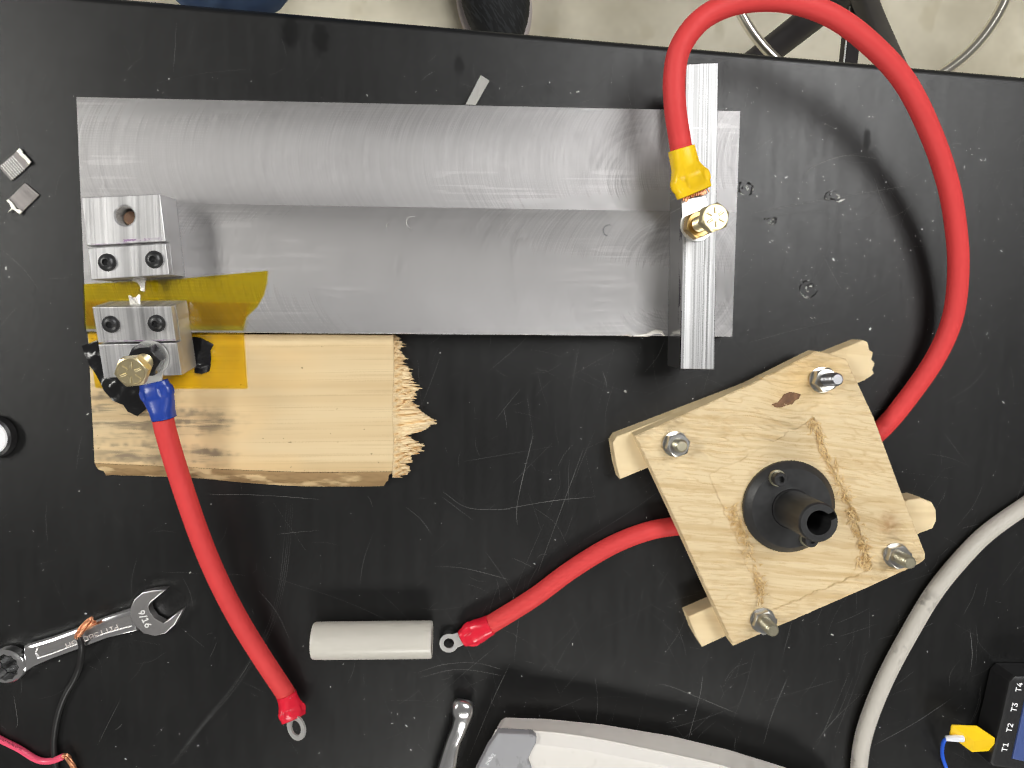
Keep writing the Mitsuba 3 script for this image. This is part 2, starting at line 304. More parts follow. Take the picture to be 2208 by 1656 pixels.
mat('m_casing', bump(prin(proc(lambda p, n, uv: mix(mix((.66, .63, .60), (.72, .69, .63), fbm(p.x * 20, p.y * 20)), (.36, .33, .28), .25 * smoothstep(.66, .85, fbm(p.x * 110, p.y * 80, 2)))), .45), lambda p, n, uv: fbm(p.x * 300, p.y * 300, p.z * 300), 5e-5, 1e-4))
mat('m_panel', prin(proc(lambda p, n, uv: mix((.30, .30, .315), (.20, .20, .205), .7 * smoothstep(.62, .75, fbm(p.x * 300, p.y * 150, 5)))), .45))
mat('m_purple', prin(proc(lambda p, n, uv: mix((.50, .47, .50), (.30, .18, .32), smoothstep(.4, .6, fbm(p.x * 500, p.y * 500)))), .5, metallic=.4))
mat('m_white', prin((.85, .85, .86), .5))
mat('m_meter', bump(prin((.016, .016, .017), .42, spec=.5), lambda p, n, uv: fbm(p.x * 2500, p.y * 2500, p.z * 2500), 4e-5, 1e-4))
mat('m_meterblue', prin((.055, .09, .26), .45))
mat('m_wireblue', prin((.02, .11, .68), .35))
mat('m_strain', prin((.78, .80, .86), .35))
mat('m_shoe', bump(prin(proc(lambda p, n, uv: mix((.012, .013, .014), (.03, .033, .036), smoothstep(.5, .75, noise(p.x * 180, p.y * 420 + p.x * 500)))), .7), lambda p, n, uv: noise(p.x * 300, p.y * 300, p.z * 300), 4e-4, 5e-4))
mat('m_sole', prin((.52, .46, .44), .6))
mat('m_denim', bump(prin(proc(lambda p, n, uv: mix((.018, .035, .10), (.10, .16, .27), fbm(p.x * 40, p.y * 40, p.z * 20))), .85, spec=.2), lambda p, n, uv: fbm(p.x * 60, p.y * 60, p.z * 40), 4e-3, 1e-3))
mat('m_darkpaint', bump(prin((.035, .032, .034), .4, spec=.45), lambda p, n, uv: noise(p.x * 600, p.y * 600, p.z * 600), 2e-4, 3e-4))
mat('m_warmsteel', prin((.80, .76, .66), .2, metallic=1.0))
scene['m_film'] = {'type': 'thindielectric', 'int_ior': 1.45, 'specular_transmittance': proc(lambda p, n, uv: mix((1.0, .86, .10), (.98, .82, .08), fbm(p.x * 60, p.y * 60)))}
scene['m_film2'] = {'type': 'thindielectric', 'int_ior': 1.45, 'specular_transmittance': proc(lambda p, n, uv: mix((1.0, .89, .22), (.99, .85, .18), fbm(p.x * 60, p.y * 60)))}

# ------------------------------------------------------------------ setting: floor and bench
FLOOR = -0.80
put('floor', trimesh.Trimesh([[-3, -2.5, FLOOR], [3, -2.5, FLOOR], [3, 3, FLOOR], [-3, 3, FLOOR]], [[0, 1, 2], [0, 2, 3]], process=False), 'm_floor', False, kind='structure')
thing('workbench', 'scratched matt black workbench top with rounded front edge under everything', 'workbench')
E0, E1 = at(-300, -53), at(2500, 190)
ed = unit(E1 - E0); en = np.cross([0, 0, 1], ed)          # towards the person
E0, E1 = E0 - ed * .25, E1 + ed * .25
prof = [(-.95, -.026), (-.95, 0), (-.5, 0), (-.004, 0)] + [(-.004 + .0045 * math.sin(a), -.0045 + .0045 * math.cos(a)) for a in np.linspace(.15, 1.55, 7)] + [(.0005, -.022), (-.003, -.026)]
V = np.array([[q + en * s + np.array([0, 0, z]) for s, z in prof] for q in (E0, E1)]); k = len(prof)
F = []
for i in range(k):
    j = (i + 1) % k; F += [[i, j, k + j], [i, k + j, k + i]]
F += [[0, i + 1, i] for i in range(1, k - 1)] + [[k, k + i, k + i + 1] for i in range(1, k - 1)]
m = trimesh.Trimesh(V.reshape(-1, 3), F, process=False)
if m.volume < 0: m.invert()
put('workbench__top', m, 'm_bench', 25)

def ribbon(pts, w, z=.00012, taper=True):
    P = np.array([at(x, y)[:2] for x, y in pts]); 
    if len(P) > 2: P = spline(np.c_[P, P[:, 0] * 0], n=4 * len(P))[:, :2]
    t = np.gradient(P, axis=0); t /= np.linalg.norm(t, axis=1, keepdims=True) + 1e-12
    nrm = np.c_[-t[:, 1], t[:, 0]]; q = np.linspace(0, 1, len(P))
    ww = (w / 2 * np.clip(np.sin(np.pi * np.clip(q * .94 + .03, 0, 1)) * 2, .15, 1) if taper else np.full(len(P), w / 2))[:, None]
    v = np.empty((2 * len(P), 3)); v[0::2, :2] = P - nrm * ww; v[1::2, :2] = P + nrm * ww; v[:, 2] = z
    f = []
    for i in range(len(P) - 1): f += [[2*i, 2*i+2, 2*i+1], [2*i+1, 2*i+2, 2*i+3]]
    return trimesh.Trimesh(v, f, process=False)
main = [[(1286, 890), (1329, 733)], [(1150, 935), (1117, 1077), (1115, 1131)], [(1137, 856), (1150, 946)], [(1260, 963), (1210, 1098), (1159, 1236)], [(1259, 959), (1295, 1135)], [(1074, 1100), (1190, 1080), (1284, 1071)],
        [(1358, 845), (1382, 747)], [(1262, 968), (1335, 935)], [(1208, 1048), (1172, 1122)], [(1100, 1430), (1060, 1515), (1008, 1640)], [(900, 1450), (960, 1432), (1030, 1430), (1090, 1446)], [(905, 1461), (990, 1443), (1090, 1458)],
        [(447, 1065), (570, 1068), (693, 1077)], [(588, 1081), (662, 1191)], [(349, 1233), (528, 1240)], [(1343, 1456), (1316, 1570)], [(1404, 1456), (1372, 1578)], [(1515, 1456), (1509, 1500), (1483, 1597)], [(1411, 1478), (1443, 1479), (1591, 1539)],
        [(1700, 1456), (1665, 1540), (1646, 1604)], [(1856, 1497), (1800, 1550), (1752, 1608)], [(1665, 1456), (1630, 1539)], [(1725, 388), (1750, 362), (1790, 344), (1832, 335), (1890, 342)], [(1882, 1608), (1970, 1560), (2052, 1506)], [(1886, 1568), (1960, 1552)],
        [(1808, 1548), (1872, 1488)], [(1808, 1418), (1842, 1371)], [(1235, 1523), (1257, 1562)], [(2092, 1360), (2096, 1410), (2092, 1450)], [(2108, 1365), (2104, 1430)], [(1900, 1012), (2060, 1033)], [(1240, 1070), (1255, 1056)], [(0, 705), (20, 680), (38, 662)],
        [(30, 1500), (38, 1555), (34, 1570)], [(290, 1380), (345, 1390)], [(115, 1250), (150, 1330)], [(1100, 1250), (1000, 1225), (938, 1222)], [(1775, 551), (1795, 590), (1814, 624)], [(1885, 385), (1900, 430), (1916, 465)], [(2060, 385), (2208, 362)],
        [(1610, 740), (1700, 715), (1800, 690)], [(955, 1060), (1010, 1095), (1100, 1098)], [(1620, 460), (1780, 430), (1960, 400)], [(1560, 1480), (1600, 1420)], [(1990, 1205), (2010, 1250)], [(1690, 1400), (1705, 1360)], [(1575, 1656), (1600, 1560)]]
thin, faint = [], []
for s in main: thin.append(ribbon(s, rng.uniform(.00018, .0003)))
arc = [(617, 1085), (612, 1180), (600, 1265), (570, 1365), (500, 1480), (430, 1565), (365, 1650)]
for o in (0, 5, 9, 13): faint.append(ribbon([(x + o + rng.normal(0, 1.5), y + rng.normal(0, 1)) for x, y in arc], .00016))
thin.append(ribbon([(x + 5, y) for x, y in arc[3:]], .00012))
for i in range(700):
    if i < 500: x, y = rng.uniform(900, 2208), rng.uniform(150, 1656)
    else: x, y = rng.uniform(0, 1000), rng.uniform(60, 1656)
    L, a = 6 + rng.exponential(22), rng.normal(1.1, .75) if rng.random() < .7 else rng.uniform(0, 3.1)
    b = a + rng.normal(0, .25)
    pts = [(x, y), (x + L * math.cos(a), y - L * math.sin(a)), (x + L * (math.cos(a) + math.cos(b)), y - L * (math.sin(a) + math.sin(b)))]
    (thin if rng.random() < .13 else faint).append(ribbon(pts, rng.uniform(.00008, .0002)))
for i in range(60):
    x, y = rng.uniform(900, 2100), rng.uniform(700, 1656); L, a = rng.uniform(60, 220), rng.normal(1.2, .5)
    faint.append(ribbon([(x, y), (x + L * .5 * math.cos(a) + rng.normal(0, 6), y - L * .5 * math.sin(a)), (x + L * math.cos(a), y - L * math.sin(a))], .00022))
def over_top(m): return all((v - E0) @ en < -.007 for v in m.vertices)
put('workbench__scratch', cat_(*[m for m in thin if over_top(m)]), 'm_scratch', False, kind='stuff')
m = cat_(*[m for m in faint if over_top(m)]); m.vertices[:, 2] = .00008
put('workbench__faint_scratch', m, 'm_scratch_faint', False, kind='stuff')
# resin-filled dents in the bench top
for px, py, r, sq in ((1608, 405, 17, .0), (1743, 622, 22, .0), (1800, 424, 26, .55), (1662, 475, 16, .5)):
    c = at(px, py); g = np.random.default_rng(int(px)); mm = []
    for q in range(16):
        a0 = g.uniform(0, 6.28); R = r * .268e-3 * (g.uniform(.78, 1.0) if q < 9 else g.uniform(.2, .8)); a = np.linspace(a0, a0 + g.uniform(.35, 1.3), 12)
        path = np.c_[c[0] + R * np.cos(a), c[1] + R * np.sin(a) * (1 - sq), np.full(12, .0001)] + np.c_[g.normal(0, 2.2e-4, (12, 2)), g.normal(0, 1e-4, 12)]
        mm.append(loft(path, np.clip(.00045 * np.sin(np.linspace(.2, 2.9, 12)), 1e-4, 1) * g.uniform(.5, 1.3), .0004, n=7))
    put('workbench__dent', cat_(*mm[::2]), 'm_gouge', 40); put('workbench__dent', cat_(*mm[1::4]), 'm_tin', 40)
# metal dust and chips
spk = []
for i in range(760):
    x, y = (rng.uniform(0, 2208), rng.uniform(150, 1656)) if i % 3 else (rng.normal(1750, 260), rng.normal(560, 200))
    c = at(x, y)
    if (c - E0) @ en > -.008: continue
    s = .00008 + rng.exponential(.00009); a = rng.uniform(0, 6.28); e = 1 + rng.exponential(1.0)
    b = trimesh.creation.icosphere(subdivisions=0, radius=1.0); b.apply_scale([min(s * e, .0012), s, s * .7]); b.apply_transform(trimesh.transformations.rotation_matrix(a, [0, 0, 1])); b.apply_translation([c[0], c[1], s * .5]); spk.append(b)
put('metal_dust', cat_(*spk), 'm_dust', False, label='fine bright metal dust and chips scattered over the bench', cat='metal dust', kind='stuff')

# ------------------------------------------------------------------ background beyond the bench edge
def z_at(px, py, z): return at(px, py, z)
t = thing('stool', 'stool with chrome foot ring and dark painted legs beyond the bench edge', 'stool')
ringpts = ats([(1595, 22), (1628, 80), (1668, 120), (2040, 152), (2095, 105), (2135, 62), (2165, 0)], -.46)[:, :2]
A_ = np.c_[2 * ringpts, np.ones(len(ringpts))]; sol = np.linalg.lstsq(A_, (ringpts ** 2).sum(1), rcond=None)[0]
rc, rr = sol[:2], math.sqrt(sol[2] + sol[:2] @ sol[:2])
a = np.linspace(0, 2 * np.pi, 129)
put(t + '__foot_ring', loft(np.c_[rc[0] + rr * np.cos(a), rc[1] + rr * np.sin(a), np.full(129, -.46)], .0058, n=16, cap=False), 'm_warmsteel', True)
put(t + '__leg', loft(spline(ats([(1555, 190, -.70), (1690, 85, -.62), (1830, -25, -.54), (1900, -80, -.48)]), n=20), .0185, n=24), 'm_darkpaint', True)
put(t + '__leg', loft(ats([(1842, -60, -.50), (1880, 40, -.56), (1915, 120, -.62), (1960, 220, -.70)]), [.014, .015, .017, .02], [.011] * 4, n=16, p=4), 'm_darkpaint', 40)
u0, u1 = at(1848, -40, -.55), at(1826, 160, -.62)
put(t + '__upright', loft([u0, u1], .0095, .0095, n=16, p=8), 'm_darkpaint', 40)
dd = unit(np.cross(u1 - u0, [0, 0, 1])); dd = dd if dd[0] < 0 else -dd
put(t + '__edge_trim', loft([u0 + dd * .0105 + [0, 0, .009], u1 + dd * .0105 + [0, 0, .009]], .0011, n=8), 'm_white', True)

t = thing('person', 'person in blue jeans and black shoes standing at the bench edge', 'person')
J = lambda x, y, z: np.array([x, y, z])
hipc, kneeL, ankL = J(-.20, .60, .10), J(-.231, .33, -.30), J(-.25, .66, -.69)
kneeR, ankR = J(-.04, .68, -.33), J(.025, .64, -.70)
def chain(pts, rs):
    import manifold3d as mf
    out = None
    for (p, q), (r, s) in zip(zip(pts[:-1], pts[1:]), zip(rs[:-1], rs[1:])):
        a = trimesh.creation.icosphere(2, r); a.apply_translation(p); b = trimesh.creation.icosphere(2, s); b.apply_translation(q)
        h = trimesh.convex.convex_hull(np.vstack([a.vertices, b.vertices])); out = h if out is None else union(out, h)
    return out
legs = union(chain([J(-.20, .62, .16), J(-.19, .61, .0), kneeL + [0, .01, 0], ankL], [.13, .10, .072, .056]), chain([J(-.10, .62, .16), J(-.09, .64, .0), kneeR, ankR], [.13, .10, .07, .056]))
import manifold3d
mm_ = manifold3d.Manifold(manifold3d.Mesh(np.asarray(legs.vertices, np.float32), np.asarray(legs.faces, np.uint32))).refine_to_length(.025).to_mesh()
legs = trimesh.Trimesh(np.array(mm_.vert_properties)[:, :3], np.array(mm_.tri_verts)); legs.merge_vertices(); trimesh.smoothing.filter_taubin(legs, iterations=5)
put(t + '__trousers', legs, 'm_denim', True)
def shoe(toe, heel, wd):
    P = spline([toe, toe * .75 + heel * .25, toe * .4 + heel * .6, heel], n=24); q = np.linspace(0, 1, 24)
    w = wd * np.sqrt(np.clip(1 - (1 - np.clip(q * 3.2, 0, 1)) ** 2, .02, 1)) * (1 - .12 * np.clip(q * 2 - 1, 0, 1)) * np.sqrt(np.clip(1 - np.clip(q * 8 - 7, 0, 1) ** 2, .05, 1))
    hh = .012 + .030 * np.clip(q * 3, 0, 1) ** .6 + .02 * np.clip(q * 2 - .6, 0, 1)
    P = P.copy(); P[:, 2] = FLOOR + .022 + hh * .75
    up_ = loft(P, w, hh, n=28, p=2.3)
    S = P.copy(); S[:, 2] = FLOOR + .013
    return up_, loft(S, w + .006, .0125, n=28, p=4)
toe = at(1086, 118, FLOOR + .03); toe[2] = 0
for tp, hl in ((toe, toe + np.array([-.045, .27, 0])), (np.array([-.25, .60, 0]), np.array([-.26, .86, 0]))):
    a, b = shoe(tp, hl, .052)
    put(t + '__shoe', a, 'm_shoe', True); put(t + '__sole', b, 'm_sole', 40)

# ------------------------------------------------------------------ milled plate
ZP = .019
PL = np.array([at(165, 207, ZP), at(1600, 240, ZP), at(1577, 725, ZP), at(183, 716, ZP)])[:, :2]
ax = unit((PL[1] - PL[0]) + (PL[2] - PL[3])); ay = np.array([-ax[1], ax[0]])
pc = PL.mean(0); pw = (np.linalg.norm(PL[1] - PL[0]) + np.linalg.norm(PL[2] - PL[3])) / 2; ph = (np.linalg.norm(PL[0] - PL[3]) + np.linalg.norm(PL[1] - PL[2])) / 2
def plate_xy(u, v): return pc[None] + np.asarray(u)[..., None] * ax + np.asarray(v)[..., None] * ay
t = thing('aluminium_plate', 'milled aluminium base plate with swirling cutter marks', 'metal plate')
put(t + '__body', prism(plate_xy(np.array([-pw/2, pw/2, pw/2, -pw/2]), np.array([-ph/2, -ph/2, ph/2, ph/2])), 0.0, ZP - .0004, .0003), 'm_bar', 20)
vs = (at(900, 447, ZP)[:2] - pc) @ ay
def strip(v0, v1, ztop, yc, R, bump_):
    nu, nv = 60, 40
    u, v = np.meshgrid(np.linspace(-pw/2 + .0003, pw/2 - .0003, nu), np.linspace(v0, v1, nv))
    z = np.full(u.shape, ztop)
    xy = plate_xy(u.ravel(), v.ravel())
    arc_ = -np.sqrt(np.maximum(R * R - (v - yc) ** 2, 1e-6))
    uv = np.c_[v.ravel(), (u - arc_).ravel()]
    V = np.c_[xy, z.ravel()]; F = []
    idx = np.arange(nu * nv).reshape(nv, nu)
    F = np.vstack([np.stack([idx[:-1, :-1], idx[:-1, 1:], idx[1:, 1:]], -1).reshape(-1, 3), np.stack([idx[:-1, :-1], idx[1:, 1:], idx[1:, :-1]], -1).reshape(-1, 3)])
    return trimesh.Trimesh(V, F, process=False), uv
for (v0, v1, zt, yc, R) in ((vs, ph/2 - .0003, ZP, vs + .026, .046), (-ph/2 + .0003, vs, ZP - .00015, -ph/2 + .034, .046)):
    m, uv = strip(v0, v1, zt, yc, R, 0)
    put(t + '__milled_band', m, 'm_mill', True, uv=uv)
for pts, w in (([(1365, 724), (1395, 722), (1412, 715), (1425, 716), (1432, 724)], .0018), ([(1340, 724), (1352, 722), (1362, 724)], .0008)):
    put(t + '__burr', loft(ats(pts, ZP - .001), w * np.array([.3, .7, 1, .8, .3][:len(pts)]) , .0012, n=8), 'm_torn', 40)
# shavings on the plate
for i, (cx, cy, r, a0, a1, lab) in enumerate(((890, 480, 13, 1.2, 4.6, 'curled hair-thin metal shaving near the middle of the plate'), (1313, 497, 12, 1.3, 4.5, 'faint curled metal shaving left of the aluminium bar on the plate'), (839, 488, 5, 1.6, 4.2, 'tiny bright curl of metal beside the larger shaving on the plate'))):
    c = at(cx, cy, ZP); a = np.linspace(a0, a1, 20); R = r * .262e-3
    put('metal_shaving', loft(np.c_[c[0] + R * np.cos(a), c[1] + R * np.sin(a), np.full(20, ZP + .0004)], .0002, n=6), 'm_tin' if i != 1 else 'm_dark_steel', True, label=lab, cat='metal shaving')

# ------------------------------------------------------------------ wooden plank with broken end
ZK = .011
t = thing('wooden_plank', 'pale pine plank with splintered right end below the plate', 'wooden plank')
top = [(188, 719), (192, 775), (195, 850), (200, 930), (203, 999)]
low = [(300, 1003), (420, 1009), (530, 1014), (640, 1018), (760, 1018), (846, 1017)]
outline = ats(top + low + [(849, 960), (846, 880), (849, 800), (848, 722)], ZK)[:, :2]
put(t + '__board', prism(outline, .0005, ZK, .0004), 'm_plank', 20)
topw = ats([(203, 999)] + low, ZK - .0002); footw = ats([(233, 1024), (300, 1026), (420, 1031), (530, 1041), (640, 1048), (760, 1049), (828, 1048)], .0006)
U, W = spline(topw, n=70), spline(footw, n=70)
g = np.random.default_rng(5); rows = []
for q in np.linspace(0, 1, 9):
    r = U * (1 - q) + W * q; r = r + np.c_[g.normal(0, .0003, 70), g.normal(0, .00055, 70), np.full(70, .0016 * math.sin(math.pi * q))] * (0 < q < 1); rows.append(r)
V = np.vstack(rows); idx = np.arange(9 * 70).reshape(9, 70)
F = np.vstack([np.stack([idx[:-1, :-1], idx[1:, :-1], idx[1:, 1:]], -1).reshape(-1, 3), np.stack([idx[:-1, :-1], idx[1:, 1:], idx[:-1, 1:]], -1).reshape(-1, 3)])
put(t + '__waney_edge', trimesh.Trimesh(V, F, process=False), 'm_wane', True, label='brown waney edge along the front of the plank')
# broken end: a ragged height field that falls away from the saw line
yy = np.array([722, 735, 745, 755, 765, 780, 790, 800, 815, 830, 838, 842, 852, 862, 872, 885, 896, 904, 910, 916, 924, 932, 938, 945, 952, 960, 968, 975, 985, 995, 1003, 1010, 1020, 1028])
xx = np.array([852, 862, 868, 858, 870, 868, 876, 884, 886, 896, 906, 893, 896, 888, 893, 905, 918, 934, 941, 934, 920, 908, 878, 884, 896, 909, 904, 903, 886, 884, 876, 882, 880, 862])
NY, NX = 260, 30
ys = np.linspace(722, 1030, NY); g = np.random.default_rng(11)
def saw(per, sd): q = ys / per + 1.5 * meshkit.noise(np.c_[ys * .05, ys * 0, ys * 0], sd); return (q % 1)
xe = np.interp(ys, yy, xx) + 13 * (saw(9.0, 3) ** 1.6 - .45) * meshkit.noise(np.c_[ys * .08, ys * 0, ys * 0], 5) * 1.6 + 5 * (saw(3.6, 7) - .5)
V = []
for j in range(NX):
    q = j / (NX - 1)
    x = 846 + (xe - 846) * q
    r1 = np.abs(((ys + 14 * q) / 15.0 + 1.4 * meshkit.noise(np.c_[ys * .03, np.full(NY, q * .8), ys * 0], 8)) % 1 - .35)
    r2 = np.abs(((ys - 9 * q) / 5.5 + 1.2 * meshkit.noise(np.c_[ys * .06, np.full(NY, q * 1.5), ys * 0], 9)) % 1 - .5)
    z = ZK - .0002 - (.0008 * min(1, q * 10) + .0052 * q ** .9) - (r1 * .0052 + r2 * .0016) * min(1, q * 5)
    V.append(ats(np.c_[x, ys, np.clip(z, .0008, ZK)]))
V = np.array(V); idx = np.arange(NX * NY).reshape(NX, NY); W = V.copy(); W[..., 2] = .0004
o = NX * NY
F = np.vstack([np.stack([idx[:-1, :-1], idx[:-1, 1:], idx[1:, 1:]], -1).reshape(-1, 3), np.stack([idx[:-1, :-1], idx[1:, 1:], idx[1:, :-1]], -1).reshape(-1, 3)])
e = idx[-1]; S = np.vstack([np.stack([e[:-1], e[1:], e[1:] + o], -1), np.stack([e[:-1], e[1:] + o, e[:-1] + o], -1)])
put(t + '__broken_end', trimesh.Trimesh(np.vstack([V.reshape(-1, 3), W.reshape(-1, 3)]), np.vstack([F, S]), process=False), 'm_split', False, label='jagged splintered end of the plank')
sp = []
for i in range(170):
    y = g.uniform(728, 1024); x1 = np.interp(y, yy, xx); x0 = 846 + (x1 - 846) * g.uniform(.0, .75); L = g.uniform(12, 40)
    x1 = min(x0 + L, x1 + g.uniform(-4, 6)); z0 = g.uniform(.003, .0085) * (1 - .4 * (x0 - 846) / 90)
    a, b = at(x0, y, z0 - .001), at(x1, y + g.normal(0, 2.5), z0 + g.uniform(-.0005, .0012)); w = g.uniform(.0003, .0012)
    sp.append(loft([a, a * .5 + b * .5, b], [w, w * .7, .00008], [w * .4, w * .35, .00008], n=4))
put(t + '__splinter', cat_(*sp), 'm_split', False, kind='stuff')

# ------------------------------------------------------------------ amber tape
def sheet(poly, z, n=46, wr=0.0, seed=1, zfun=None):
    """Flat-lying film: a grid clipped to the outline, slightly wrinkled."""
    p = Polygon(np.asarray(poly)[:, :2]); v, f = trimesh.creation.triangulate_polygon(p, engine='earcut')
    v3 = np.c_[v, np.zeros(len(v))]; v3, f = trimesh.remesh.subdivide_to_size(v3, f, max(.0016, p.length / 160))
    zz = zfun(v3) if zfun else np.full(len(v3), z)
    v3[:, 2] = zz + wr * meshkit.fbm(np.c_[v3[:, :2] * 130, v3[:, :1] * 0], 3, seed)
    m = trimesh.Trimesh(v3, f); m.merge_vertices()
    if m.face_normals[:, 2].mean() < 0: m.invert()
    return m
thing('amber_tape', 'upper strip of amber polyimide tape across the plate, with curved right end', 'adhesive tape')
put('amber_tape', sheet(ats([(178, 613), (390, 601), (577, 584), (575, 610), (569, 636), (554, 662), (527, 687), (525, 702), (185, 702)], ZP + .0003), ZP + .0003, wr=.0002), 'm_film', True)
t = thing('amber_tape', 'lower layer of amber polyimide tape wrapped from the plate down onto the plank', 'adhesive tape')
pe = at(350, 714, ZP)
put(t + '__plate_strip', sheet(ats([(179, 648), (300, 649), (420, 651), (545, 652), (536, 662), (530, 690), (525, 712), (183, 708)], ZP + .0007), ZP + .0006, wr=.0014, seed=4), 'm_film2', True)
put(t + '__plank_strip', sheet(ats([(190, 722), (350, 722), (526, 722), (530, 780), (534, 838), (420, 838), (300, 838), (206, 836), (199, 790)], ZK + .0003), ZK + .0003, wr=.0004, seed=6), 'm_film2', True)
# narrow fold that joins the two
a, b = ats([(183, 708), (300, 710), (420, 711), (525, 712)], ZP + .0007), ats([(190, 722), (310, 722), (420, 722), (526, 722)], ZK + .0004)
put(t + '__fold', trimesh.Trimesh(np.vstack([a, b]), [[0, 4, 5], [0, 5, 1], [1, 5, 6], [1, 6, 2], [2, 6, 7], [2, 7, 3]], process=False), 'm_film2', True)

# ------------------------------------------------------------------ clamps
def button_screw(key, o, ez, r=.0046):
    d = lathe([[0, -.006], [r * .55, -.006], [r * .55, 0], [r, 0], [r, .0004], [r * .93, .0013], [r * .75, .0021], [r * .5, .0025], [0, .0026]], 40)
    d = diff(d, prism(ngon(r * .40), .0006, .01))
    put(key, frame(d, o, ez, (1, .25, 0)), 'm_blackoxide', 35)
def bar_local(o, c4): pass
# upper clamp, upright on the plate
t = thing('clamp_block', 'upper aluminium clamp block with empty threaded hole and two black screws', 'clamp block')
ZT = ZP + .021
c = ats([(175, 426), (345, 418), (366, 592), (195.5, 603)], ZT)[:, :2]
def mixq(c, u, v): return (1-u)*(1-v)*c[0] + u*(1-v)*c[1] + u*v*c[2] + (1-u)*v*c[3]
def quad(c, u0, u1, v0, v1): return np.array([mixq(c, u0, v0), mixq(c, u1, v0), mixq(c, u1, v1), mixq(c, u0, v1)])
body = union(prism(quad(c, 0, 1, 0, 1), ZP + .0001, ZT - .005), prism(quad(c, .001, .999, .001, .585), ZT - .007, ZT, .0004))
ho = at(269, 465, ZT)
body = diff(body, frame(cyl(.0050, -.014, .01), ho), frame(lathe([[0, -.0007], [.0050, -.0007], [.0060, .0003], [0, .0003]]), ho))
put(t + '__body', body, 'm_saw', 20)
put(t + '__threaded_hole', frame(lathe([[.0049 + .0004 * (i % 2), -.0006 - .0006 * i] for i in range(22)], 32), ho), 'm_tin', 20)
put(t + '__plug', frame(cyl(.0036, -.0135, -.0085), ho + [.0016, -.0004, 0], (.25, 0, 1)), 'm_rust', 20)
put(t + '__clamp_bar', prism(quad(c, 0.004, .992, .612, 1.0), ZT - .0049, ZT - .0003, .0004), 'm_saw', 20)
put(t + '__ink_line', cat_(prism(quad(c, .47, .96, .535, .562), ZT + .00004, ZT + .00009), prism(quad(c, .06, .5, .574, .580), ZT + .00004, ZT + .00009)), 'm_purple', False)
for u, v in ((231.7, 566), (333, 559.6)): button_screw(t + '__screw', at(u, v, ZT - .0003), (0, 0, 1))
# lower clamp, tilted over the edge of the plate
t = thing('clamp_block', 'lower aluminium clamp block holding the bolt with blue cable lug', 'clamp block')
zl = .0365
TL, TR, BR, BL = at(197.7, 662, zl + .003), at(369.8, 660.8, zl + .003), at(392, 809, zl - .003), at(223.4, 815, zl - .003)
ex = unit((TR - TL) + (BR - BL)); ez = unit(np.cross(ex, (TL - BL) + (TR - BR))); ez = ez if ez[2] > 0 else -ez
ez = unit(ez + np.array([-.05, -.02, 0])); ex = unit(ex - ez * (ex @ ez)); ey = np.cross(ez, ex); oc = (TL + TR + BR + BL) / 4
LC = lambda p: np.array([(p - oc) @ ex, (p - oc) @ ey])
def onplane(px, py, h=0.0):
    d = (px - 1104) / FOCAL * RIGHT - (py - 828) / FOCAL * UP + FWD
    s = ((oc + ez * h - EYE) @ ez) / (d @ ez); return EYE + d * s
q = np.array([LC(onplane(*p)) for p in ((197.7, 662), (369.8, 660.8), (392, 809), (223.4, 815))])
hb = LC(onplane(318, 774))
body = union(prism(quad(q, 0, 1, 0, 1), -.0195, -.005), prism(quad(q, .001, .999, .525, .999), -.007, 0, .0004))
put(t + '__body', frame(body, oc, ez, ex), 'm_saw', 20)
put(t + '__clamp_bar', frame(prism(quad(q, .004, .992, 0.0, .498), -.0049, 0, .0004), oc, ez, ex), 'm_saw', 20)
put(t + '__ink_line', frame(prism(quad(q, .12, .98, .472, .486), .00004, .00009), oc, ez, ex), 'm_purple', False)
for u, v in ((239.6, 699), (338.4, 697)): button_screw(t + '__screw', onplane(u, v), ez)
def strip3(pts, w, th, mat_): return loft(np.array(pts), w, th, n=8, p=6)
# remains of the broken metal strip, one in each clamp
g = np.random.default_rng(3)
def stub(pts, z0, z1, seed):
    P = ats(pts, 0)[:, :2]; gg = np.random.default_rng(seed); m = prism(P, 0, .0009); v = m.vertices
    return m
a = [(287, 598), (313, 596), (313, 629), (304, 627), (302, 616), (296, 609), (286, 606)]
m = prism(ats(a, ZT - .012)[:, :2], ZT - .0128, ZT - .012); m.vertices[:, 2] += (meshkit.noise(m.vertices * 600, 2) - .5) * .002
put('metal_strip_stub', m, 'm_torn', False, label='torn bright metal strip end hanging below the upper clamp block', cat='metal strip')
a = [(280, 662), (302, 661), (301, 636), (297, 634), (294, 640), (286, 642), (282, 637), (278, 637)]
m = prism(ats(a, ZT - .008)[:, :2], ZT - .0088, ZT - .008); m.vertices[:, 2] += (meshkit.noise(m.vertices * 600, 5) - .5) * .002
put('metal_strip_stub', m, 'm_torn', False, label='torn bright metal strip end pointing up from the lower clamp block', cat='metal strip')

# ------------------------------------------------------------------ bolts
def bolt(key, base, head, flats, hh, rs, rot):
    """Hex bolt: threaded shank from base to head, six raised marks on the head."""
    d = unit(head - base); ex_ = np.array([math.cos(rot), math.sin(rot), 0])
    hd = hexnut(flats, -hh, 0.0, both=False)
    marks = []
    for k in range(6):
        a = k * math.pi / 3 + .25; mk = loft([[flats * .15 * math.cos(a), flats * .15 * math.sin(a), .0], [flats * .38 * math.cos(a), flats * .38 * math.sin(a), .0]], .0007, .0006, n=8); marks.append(mk)
    rim = loft([[flats * .445 * math.cos(a), flats * .445 * math.sin(a), 0] for a in np.linspace(0, 2 * math.pi, 49)], .00035, .00022, n=6, cap=False)
    put(key + '__head', frame(cat_(hd, rim), head, d, ex_), 'm_gold', 25)
    put(key + '__grade_mark', frame(cat_(*marks), head, d, ex_), 'm_gold', 40)
    L = np.linalg.norm(head - base) - hh
    put(key + '__shank', frame(thread(rs, -L - hh - .004, -hh + .0005), head, d, ex_), 'm_gold', 40)
ZB = ZP + .028
